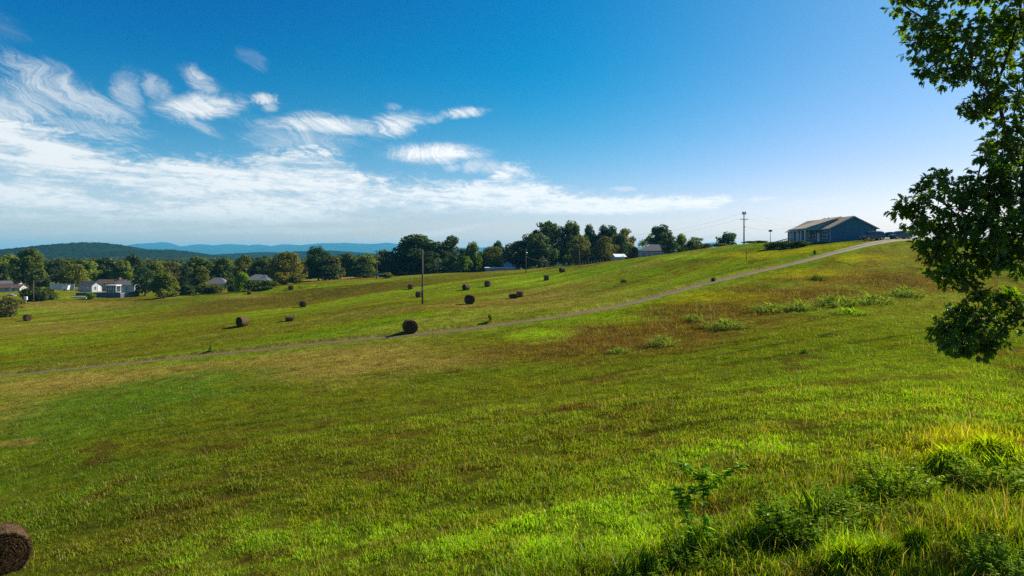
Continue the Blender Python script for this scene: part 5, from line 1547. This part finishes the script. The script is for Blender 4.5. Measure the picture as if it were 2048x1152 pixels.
def leaves_mesh(name, P, D, N, ln, outline, mat, fold=0.35, curl=0.25):
    """one lobed face per leaf half: P base points, D directions, N upward sides"""
    n = len(P)
    D = D / np.linalg.norm(D, axis=1)[:, None]
    S = np.cross(D, N); S /= np.linalg.norm(S, axis=1)[:, None] + 1e-9
    U = np.cross(S, D)
    h = len(outline) // 2
    right = outline[:h]; left = outline[h:][::-1]
    sp = [(0.0, 0.0), (0.5, 0.0), (1.04, 0.0)]
    pts = np.array(sp + right + left)
    a = pts[:, 0][None, :, None]; b = pts[:, 1][None, :, None]; L = ln[:, None, None]
    V = P[:, None] + (D[:, None] * a + S[:, None] * b + U[:, None] * (np.abs(b) * fold - curl * a * a)) * L
    m = len(pts)
    i = np.arange(n)[:, None] * m
    fr = np.array([0] + list(range(3, 3 + h)) + [2, 1])
    fl = np.array([0, 1, 2] + list(range(3 + 2 * h - 1, 3 + h - 1, -1)))
    return mesh_np(name, V.reshape(-1, 3), [i + fr[None], i + fl[None]], mat)


def build_oak():
    r = np.random.default_rng(4)
    # leaf masses read off the photo (px, py, radius px), plus the crown beyond the frame
    cl = [(1800, 2, 26), (1842, 36, 42), (1885, 62, 48), (1935, 72, 52), (1990, 66, 50), (2040, 40, 60), (1846, 92, 36), (1858, 135, 32), (1895, 138, 40), (1945, 140, 42), (1996, 130, 48), (1975, 196, 34), (2035, 180, 60), (1935, 208, 24), (1962, 226, 26),
          (2020, 262, 46), (2052, 310, 60), (1996, 292, 30), (1968, 312, 16), (1998, 350, 34), (2050, 390, 66), (1975, 392, 46), (1930, 378, 38), (1885, 368, 34), (1850, 388, 24), (1806, 418, 24), (1832, 434, 30), (1866, 462, 44), (1922, 442, 54), (1985, 455, 58), (2044, 470, 60),
          (1868, 512, 36), (1925, 512, 46), (1985, 512, 42), (2040, 520, 34), (1892, 552, 24), (1930, 560, 24), (1985, 590, 22), (2025, 606, 34), (1958, 590, 16), (1925, 636, 40), (1884, 664, 32), (1958, 646, 44), (1990, 676, 32), (1972, 702, 22), (1925, 686, 34), (2046, 636, 26), (1900, 690, 20),
          (1800, -60, 60), (1880, -50, 70), (1960, -40, 70), (2040, -60, 80), (1840, -150, 80), (1960, -160, 90)]
    C = []
    for px, py, rp in cl:
        Y = 14.0 + 1.0 * (r.random() - .5) + (py < 300) * .5
        p = at(px, py, Y); C.append((p.x, p.y, p.z, rp / F * Y))
    for _ in range(95):       # the rest of the crown, out of frame to the right and above
        px = 2110 + 700 * r.random(); py = -420 + 1080 * r.random(); Y = 11.5 + 6.5 * r.random()
        p = at(px, py, 15.0); C.append((p.x, Y, p.z, .45 + .4 * r.random()))
    C = np.array(C)
    bx, by = 14.6, 15.6
    bz = gz(bx, by)
    o = thing('oak_tree', 'large oak reaching lobed leafy branches into the photo from the right edge', 'tree', (bx, by, bz))
    org = np.array((bx, by, bz))
    # skeleton: trunk, then every leaf mass grows from the nearest wood that is closer to the trunk
    nodes = [np.array((bx, by, bz - .4))] + [np.array((bx + .15 * math.sin(z), by + .1 * math.cos(z * 1.3), bz + z)) for z in (0.8, 2, 3.2, 4.4, 5.6, 6.8, 8.0, 9.2)]
    par = [-1] + list(range(len(nodes) - 1))
    load = np.zeros(4000)
    order = np.argsort([np.hypot(c[0] - bx, c[1] - by) + .25 * abs(c[2] + 0) for c in C])
    def grow(target):
        c = target
        dt = np.hypot(c[0] - bx, c[1] - by)
        best, bi = 1e9, 1
        for i, q in enumerate(nodes):
            if i == 0: continue
            dq = np.hypot(q[0] - bx, q[1] - by)
            if dq > dt - .05 and i > 8: continue
            d = np.linalg.norm(q - c) + (0.9 if q[2] > c[2] + .8 else 0) + .35 * dq * 0
            if d < best: best, bi = d, i
        q = nodes[bi]; L = np.linalg.norm(c - q); k = max(2, int(L / .45))
        prev = bi
        mid = r.normal(0, .07 * L, 3) + np.array((0, 0, .10 * L))
        for s in range(1, k + 1):
            t = s / k
            p = q * (1 - t) + c * t + mid * 4 * t * (1 - t) * .5 + r.normal(0, .025, 3)
            nodes.append(p); par.append(prev); prev = len(nodes) - 1
        return prev
    ends = [grow(C[i, :3]) for i in order]
    # leaf twigs inside each mass
    LP, LD, LN, LL = [], [], [], []
    twigs = []
    for i, e in zip(order, ends):
        cx, cy, cz, rad = C[i]
        inview = i < len(cl)
        m = int(((60 if cz < 2.6 else 42) if inview else 13) * (rad / .45) ** 1.9) + 4
        for _ in range(m):
            v = r.normal(size=3); v /= np.linalg.norm(v); v[2] *= .85
            p = np.array((cx, cy, cz)) + v * rad * (0.35 + .72 * r.random())
            if r.random() < .45: twigs.append((nodes[e], p, .5 * (nodes[e] + p) + r.normal(0, .05, 3)))
            out = v + r.normal(0, .35, 3) + np.array((-.1, 0, -.15)); out /= np.linalg.norm(out)
            for q in range(r.integers(4, 7)):
                d = out * .7 + r.normal(0, .62, 3); d[2] -= .12
                LP.append(p + r.normal(0, .025, 3)); LD.append(d); LN.append(np.array((0, 0, 1.0)) + r.normal(0, .45, 3)); LL.append(.10 + .075 * r.random())
    lf = leaves_mesh('foliage', np.array(LP) - org, np.array(LD), np.array(LN), np.array(LL), oak_leaf_outline(), M_OAK)
    link('foliage', lf, o)
    load = np.zeros(len(nodes))
    for i in range(len(nodes) - 1, 0, -1):
        load[i] += 1 if load[i] == 0 else 0
        load[par[i]] += load[i]
    rad = 0.010 * np.sqrt(load) * 1.25 + .004
    tr, br = MB(), MB()
    rel = lambda p: Vector(p - org)
    tr.tube([rel(nodes[i]) for i in range(9)], [max(rad[i], .06) * (1.35 if i == 0 else 1) for i in range(9)], 12)
    kids = {}
    for i in range(9, len(nodes)): kids.setdefault(par[i], []).append(i)
    done = set()
    for i in range(9, len(nodes)):
        if i in done: continue
        path = [par[i], i]; done.add(i); c = i
        while kids.get(c):
            nx = max(kids[c], key=lambda k: load[k])
            if nx in done: break
            path.append(nx); done.add(nx); c = nx
        br.tube([rel(nodes[k]) for k in path], [rad[path[1]]] + [rad[k] for k in path[1:]], 6)
    for a, b, m in twigs: br.tube([rel(a), rel(m), rel(b)], [.008, .006, .003], 4, False)
    tr.build('trunk', M_BARK, o, True)
    br.build('branches', M_BARK, o, True)
build_oak()


# ------------------------------------------------------------------ weeds in the foreground
LEAF_OVAL = [(0.0, 0.02), (0.2, 0.16), (0.45, 0.22), (0.75, 0.13), (1.0, 0.01)]
LEAF_OVAL = LEAF_OVAL + [(a, -b) for a, b in LEAF_OVAL[::-1]]
LEAF_NARROW = [(0.0, 0.010), (0.3, 0.055), (0.7, 0.045), (1.0, 0.005)]
LEAF_BLADE = [(0.0, 0.005), (0.3, 0.0075), (0.7, 0.006), (1.0, 0.001)]
LEAF_BLADE = LEAF_BLADE + [(a, -b) for a, b in LEAF_BLADE[::-1]]
LEAF_NARROW = LEAF_NARROW + [(a, -b) for a, b in LEAF_NARROW[::-1]]
M_STEM = pmat('weed_stem', (.085, .075, .025), .8, .3, 10)


def weed_meshes(seed, stems, h, spread, per, leaf, outline, droop=.2, grass=0):
    r = np.random.default_rng(seed)
    sm = MB(); P, D, N, L = [], [], [], []
    for s in range(stems):
        a = r.random() * 6.28; d = spread * math.sqrt(r.random()); hh = h * (.5 + .5 * r.random()) * (1.05 - .45 * d / spread)
        x, y = d * math.cos(a) * .75, d * math.sin(a) * .75
        tx, ty = x + .3 * hh * math.cos(a) * (.3 + d / spread) + r.normal(0, .06), y + .3 * hh * math.sin(a) * (.3 + d / spread) + r.normal(0, .06)
        path = [np.array((x + (tx - x) * t ** 1.5, y + (ty - y) * t ** 1.5, -.05 + hh * t)) for t in (0, .35, .7, 1)]
        sm.tube(path, [.010, .008, .006, .003], 4, False)
        for q in range(per):
            t = .12 + .88 * r.random(); k = min(2, int(t * 3)); f = t * 3 - k; p = path[k] * (1 - f) + path[k + 1] * f
            b = r.random() * 6.28
            P.append(p); D.append((math.cos(b), math.sin(b), .45 * r.random() - droop + .3 * t)); N.append((r.normal(0, .3), r.normal(0, .3), 1)); L.append(leaf * (.55 + .8 * r.random()) * (1.1 - .45 * t))
    gl = None
    if grass:
        GP, GD, GN, GLn = [], [], [], []
        for g in range(grass):
            a = r.random() * 6.28; d = spread * abs(r.normal(0, .5)); b = a + r.normal(0, .8)
            ln_ = (.10 + .9 * r.random()) * (.15 + .75 * r.random())
            GP.append((d * math.cos(a), d * math.sin(a), -.02)); ln = ln_ * (1 - .35 * min(1, d / spread))
            GD.append((ln * math.cos(b), ln * math.sin(b), 1)); GN.append((math.cos(b), math.sin(b), .2)); GLn.append(h * (.45 + .65 * r.random()) * max(.35, 1 - .5 * d / spread))
        gl = (GP, GD, GN, GLn)
    ol = outline
    lm = leaves_mesh('leaves', np.array(P, float), np.array(D, float), np.array(N, float), np.array(L), ol, M_WEED, .25, .3)
    if gl:
        gm = leaves_mesh('leaves', *[np.array(q, float) for q in gl], LEAF_BLADE, M_WEED, .2, .45)
        bm = bmesh.new(); bm.from_mesh(lm); bm.from_mesh(gm); bm.to_mesh(lm); bm.free(); bpy.data.meshes.remove(gm)
    return sm.mesh('stems', M_STEM), lm


W_BUSH = [weed_meshes(20 + k, 46, .95, .70, 48, .095, LEAF_OVAL, .05, 16) for k in range(3)]
W_LOW = [weed_meshes(30 + k, 60, .50, .75, 30, .065, LEAF_OVAL, .1, 120) for k in range(2)]
W_SEDGE = [weed_meshes(40 + k, 8, .9, .6, 6, .14, LEAF_NARROW, .2, 1100) for k in range(2)]
W_PALE = [weed_meshes(50 + k, 46, 1.0, .85, 30, .15, LEAF_NARROW, -.1, 60) for k in range(3)]


def weed(name, label, cat, protos, k, px, py, wpx, hpx, tint, group, w0, h0):
    x, y, z = hit(px, py)
    sm, lm = protos[k % len(protos)]
    o = thing(name, label, cat, (x, y, z), k * 1.9, group)
    if protos is W_PALE: wpx *= 1.25; hpx *= .82
    w = wpx / F * y / (2 * w0); h = hpx / F * y / h0
    o.scale = (w, w, h)
    if protos is not W_SEDGE: link('stems', sm, o)
    c = link('leaves', lm, o); c.color = (*tint, 1)


GW = 'weeds growing along the near edge of the field'
DK = (1.35, 1.4, .55); MD = (1.9, 1.75, .55); YG = (1.9, 1.6, .5); TN = (1.9, 1.3, .6)
weed('weed_bush', 'largest dark weed bush, with tall seedy tops, right of the leafy sapling', 'weed', W_BUSH, 0, 1615, 1072, 180, 120, DK, GW, .62, .95)
weed('weed_bush', 'dark weed bush merging into the left side of the largest one', 'weed', W_BUSH, 1, 1560, 1072, 110, 80, MD, GW, .62, .95)
weed('weed_bush', 'dense weed bush with big arching leaves, behind and right of the largest one', 'weed', W_BUSH, 2, 1790, 985, 150, 95, MD, GW, .62, .95)
weed('weed_bush', 'shaded weed bush between the largest one and the arching-leaved one', 'weed', W_BUSH, 1, 1690, 1030, 110, 80, DK, GW, .62, .95)
weed('weed_bush', 'leafy weed bush under the yellow tall grass at the right edge', 'weed', W_BUSH, 0, 1990, 965, 170, 80, MD, GW, .62, .95)
weed('weed_bush', 'dark bush filling the bottom right corner', 'weed', W_BUSH, 2, 2030, 1150, 180, 90, DK, GW, .62, .95)
weed('low_weed', 'dark low weed patch at the foot of the leafy sapling', 'weed', W_LOW, 0, 1400, 1112, 190, 62, DK, GW, .75, .5)
weed('low_weed', 'low weed patch at the bottom edge, left of the sapling', 'weed', W_LOW, 1, 1300, 1150, 190, 55, DK, GW, .75, .5)
weed('low_weed', 'low weeds between the sapling and the largest weed bush', 'weed', W_LOW, 0, 1490, 1092, 150, 52, MD, GW, .75, .5)
weed('low_weed', 'yellowing low weeds below the arching-leaved bush', 'weed', W_LOW, 1, 1850, 1040, 200, 42, YG, GW, .75, .5)
weed('low_weed', 'low olive weeds near the bottom right corner', 'weed', W_LOW, 0, 1930, 1095, 180, 44, MD, GW, .75, .5)
weed('sedge_clump', 'dark tuft of sedge at the bottom edge right of the bright tall grass', 'weed', W_SEDGE, 0, 1830, 1118, 80, 56, (1.5, 1.5, .55), GW, .5, .8)
weed('sedge_clump', 'bright sunlit tuft of tall grass at the bottom edge below the largest weed bush', 'weed', W_SEDGE, 1, 1705, 1146, 150, 60, (2.2, 2.0, .6), GW, .6, .9)
weed('sedge_clump', 'sunlit tuft of tall grass left of the dark sedge', 'weed', W_SEDGE, 0, 1775, 1138, 120, 56, (2.2, 2.0, .6), GW, .6, .9)
weed('sedge_clump', 'golden tall grass tuft on the right edge above the leafy weed bush', 'weed', W_SEDGE, 1, 1985, 925, 130, 46, (2.8, 2.3, .5), GW, .5, .8)
weed('sedge_clump', 'golden tall grass tuft beside the arching-leaved weed bush', 'weed', W_SEDGE, 0, 1905, 940, 110, 42, (2.8, 2.3, .5), GW, .5, .8)
GP = 'pale weeds in the brown rough grass below the track'
PL = (1.7, 1.5, 3.0)
for k, (px, py, w, h, lab) in enumerate([(1325, 690, 60, 30, 'pale grey-green weed clump at the lower left end of the brown rough grass'), (1452, 655, 90, 26, 'pale grey-green weed clump in the middle of the brown rough grass'), (1390, 640, 50, 18, 'small pale weed clump above the middle one in the rough grass'),
                                            (1545, 622, 70, 24, 'pale weed clump uphill of the middle clump'), (1600, 618, 60, 26, 'dense pale weed clump below the minivan driveway'), (1668, 610, 80, 30, 'broad pale weed clump on the upper rough grass'), (1740, 606, 80, 30, 'pale weed clump left of the low oak branches'),
                                            (1810, 592, 70, 28, 'pale weed clump just under the oak leaves'), (1700, 628, 60, 18, 'short yellow-green weed clump below the broad pale one'), (1240, 705, 40, 16, 'faint small weed clump at the lowest end of the rough grass')]):
    weed('weed_clump', lab, 'weed', W_PALE, k, px, py, w, h, PL if k != 8 else (2.0, 2.1, .6), GP, .8, 1.0)
weed('weed_clump', 'dark thistle-like clump standing in the rough grass under the track', 'weed', W_PALE, 1, 1633, 560, 34, 17, (.7, .75, .5), GP, .8, 1.0)
weed('weed_clump', 'small dark tuft alone on the bright near slope', 'weed', W_PALE, 2, 1610, 706, 16, 14, (.6, .9, .5), GP, .8, 1.0)


def pokeweed():
    x, y, z = hit(1402, 1102)
    k = y / F
    o = thing('leafy_sapling', 'spindly two-stemmed sapling with large drooping leaves in the near grass', 'sapling', (x, y, z))
    r = np.random.default_rng(12)
    X = lambda px, py, dy=0: np.array(((px - 1402) * k, dy, (1102 - py) * k))
    stems = [[X(1403, 1106), X(1409, 1050, .03), X(1409, 992, .05), X(1404, 962, .02), X(1390, 948), X(1368, 930, -.05)],
             [X(1409, 992, .05), X(1425, 970, .1), X(1446, 954, .12), X(1470, 942, .1), X(1500, 926, .05)],
             [X(1404, 962, .02), X(1410, 950, .05), X(1420, 938, .15)],
             [X(1396, 1106), X(1380, 1060, -.05), X(1366, 1010, -.1), X(1360, 985, -.12), X(1348, 972, -.15)],
             [X(1366, 1006, -.1), X(1376, 985, -.1), X(1384, 968, -.15)],
             [X(1390, 948), X(1376, 938, .1), X(1356, 922, .15)]]
    P, D, N, L = [], [], [], []
    for q, st in enumerate(stems):
        n = len(st); r0 = [.021, .012, .008, .016, .008, .007][q]
        MB().tube(st, [r0 * (1 - .75 * i / (n - 1)) for i in range(n)], 7).build('stem', M_BARK, o, True)
        for i in range(n - 1):
            for s in range(24 if q in (0, 3) else 18):
                t = r.random(); p = st[i] * (1 - t) + st[i + 1] * t
                if p[2] < .18: continue
                a = r.random() * 6.28
                P.append(p); D.append((math.cos(a), math.sin(a) * .8, -.1 + .3 * r.random() - .2 * (p[2] < 1))); N.append((r.normal(0, .35), r.normal(0, .35), 1)); L.append((.15 + .18 * r.random()) * (.95 if p[2] < 1.1 else .8))
    for g in range(110):   # leafy base
        a = r.random() * 6.28; d = .45 * math.sqrt(r.random())
        P.append((d * math.cos(a), d * math.sin(a) * .6, .05 + .4 * r.random())); b = r.random() * 6.28
        D.append((math.cos(b), math.sin(b), .1)); N.append((r.normal(0, .3), r.normal(0, .3), 1)); L.append(.10 + .12 * r.random())
    c = link('leaves', leaves_mesh('leaves', np.array(P), np.array(D, float), np.array(N, float), np.array(L), LEAF_OVAL, M_WEED, .2, .12), o)
    c.color = (1.25, 1.5, .8, 1)
pokeweed()

# ------------------------------------------------------------------ the air
def build_haze():
    m = bpy.data.materials.new('haze'); m.use_nodes = True
    t = m.node_tree; t.nodes.clear()
    out = t.nodes.new('ShaderNodeOutputMaterial'); v = t.nodes.new('ShaderNodeVolumePrincipled')
    v.inputs['Color'].default_value = (0.13, 0.63, 1.0, 1)
    v.inputs['Density'].default_value = HAZE_D
    v.inputs['Anisotropy'].default_value = 0.15
    t.links.new(v.outputs[0], out.inputs['Volume'])
    mb = MB().box(-14500, 14500, -14500, 14500, -60, 260)
    tag(mb.build('haze', m), 'thin blue haze over the valley', 'haze', kind='stuff')
HAZE_D = 0.75e-4
build_haze()
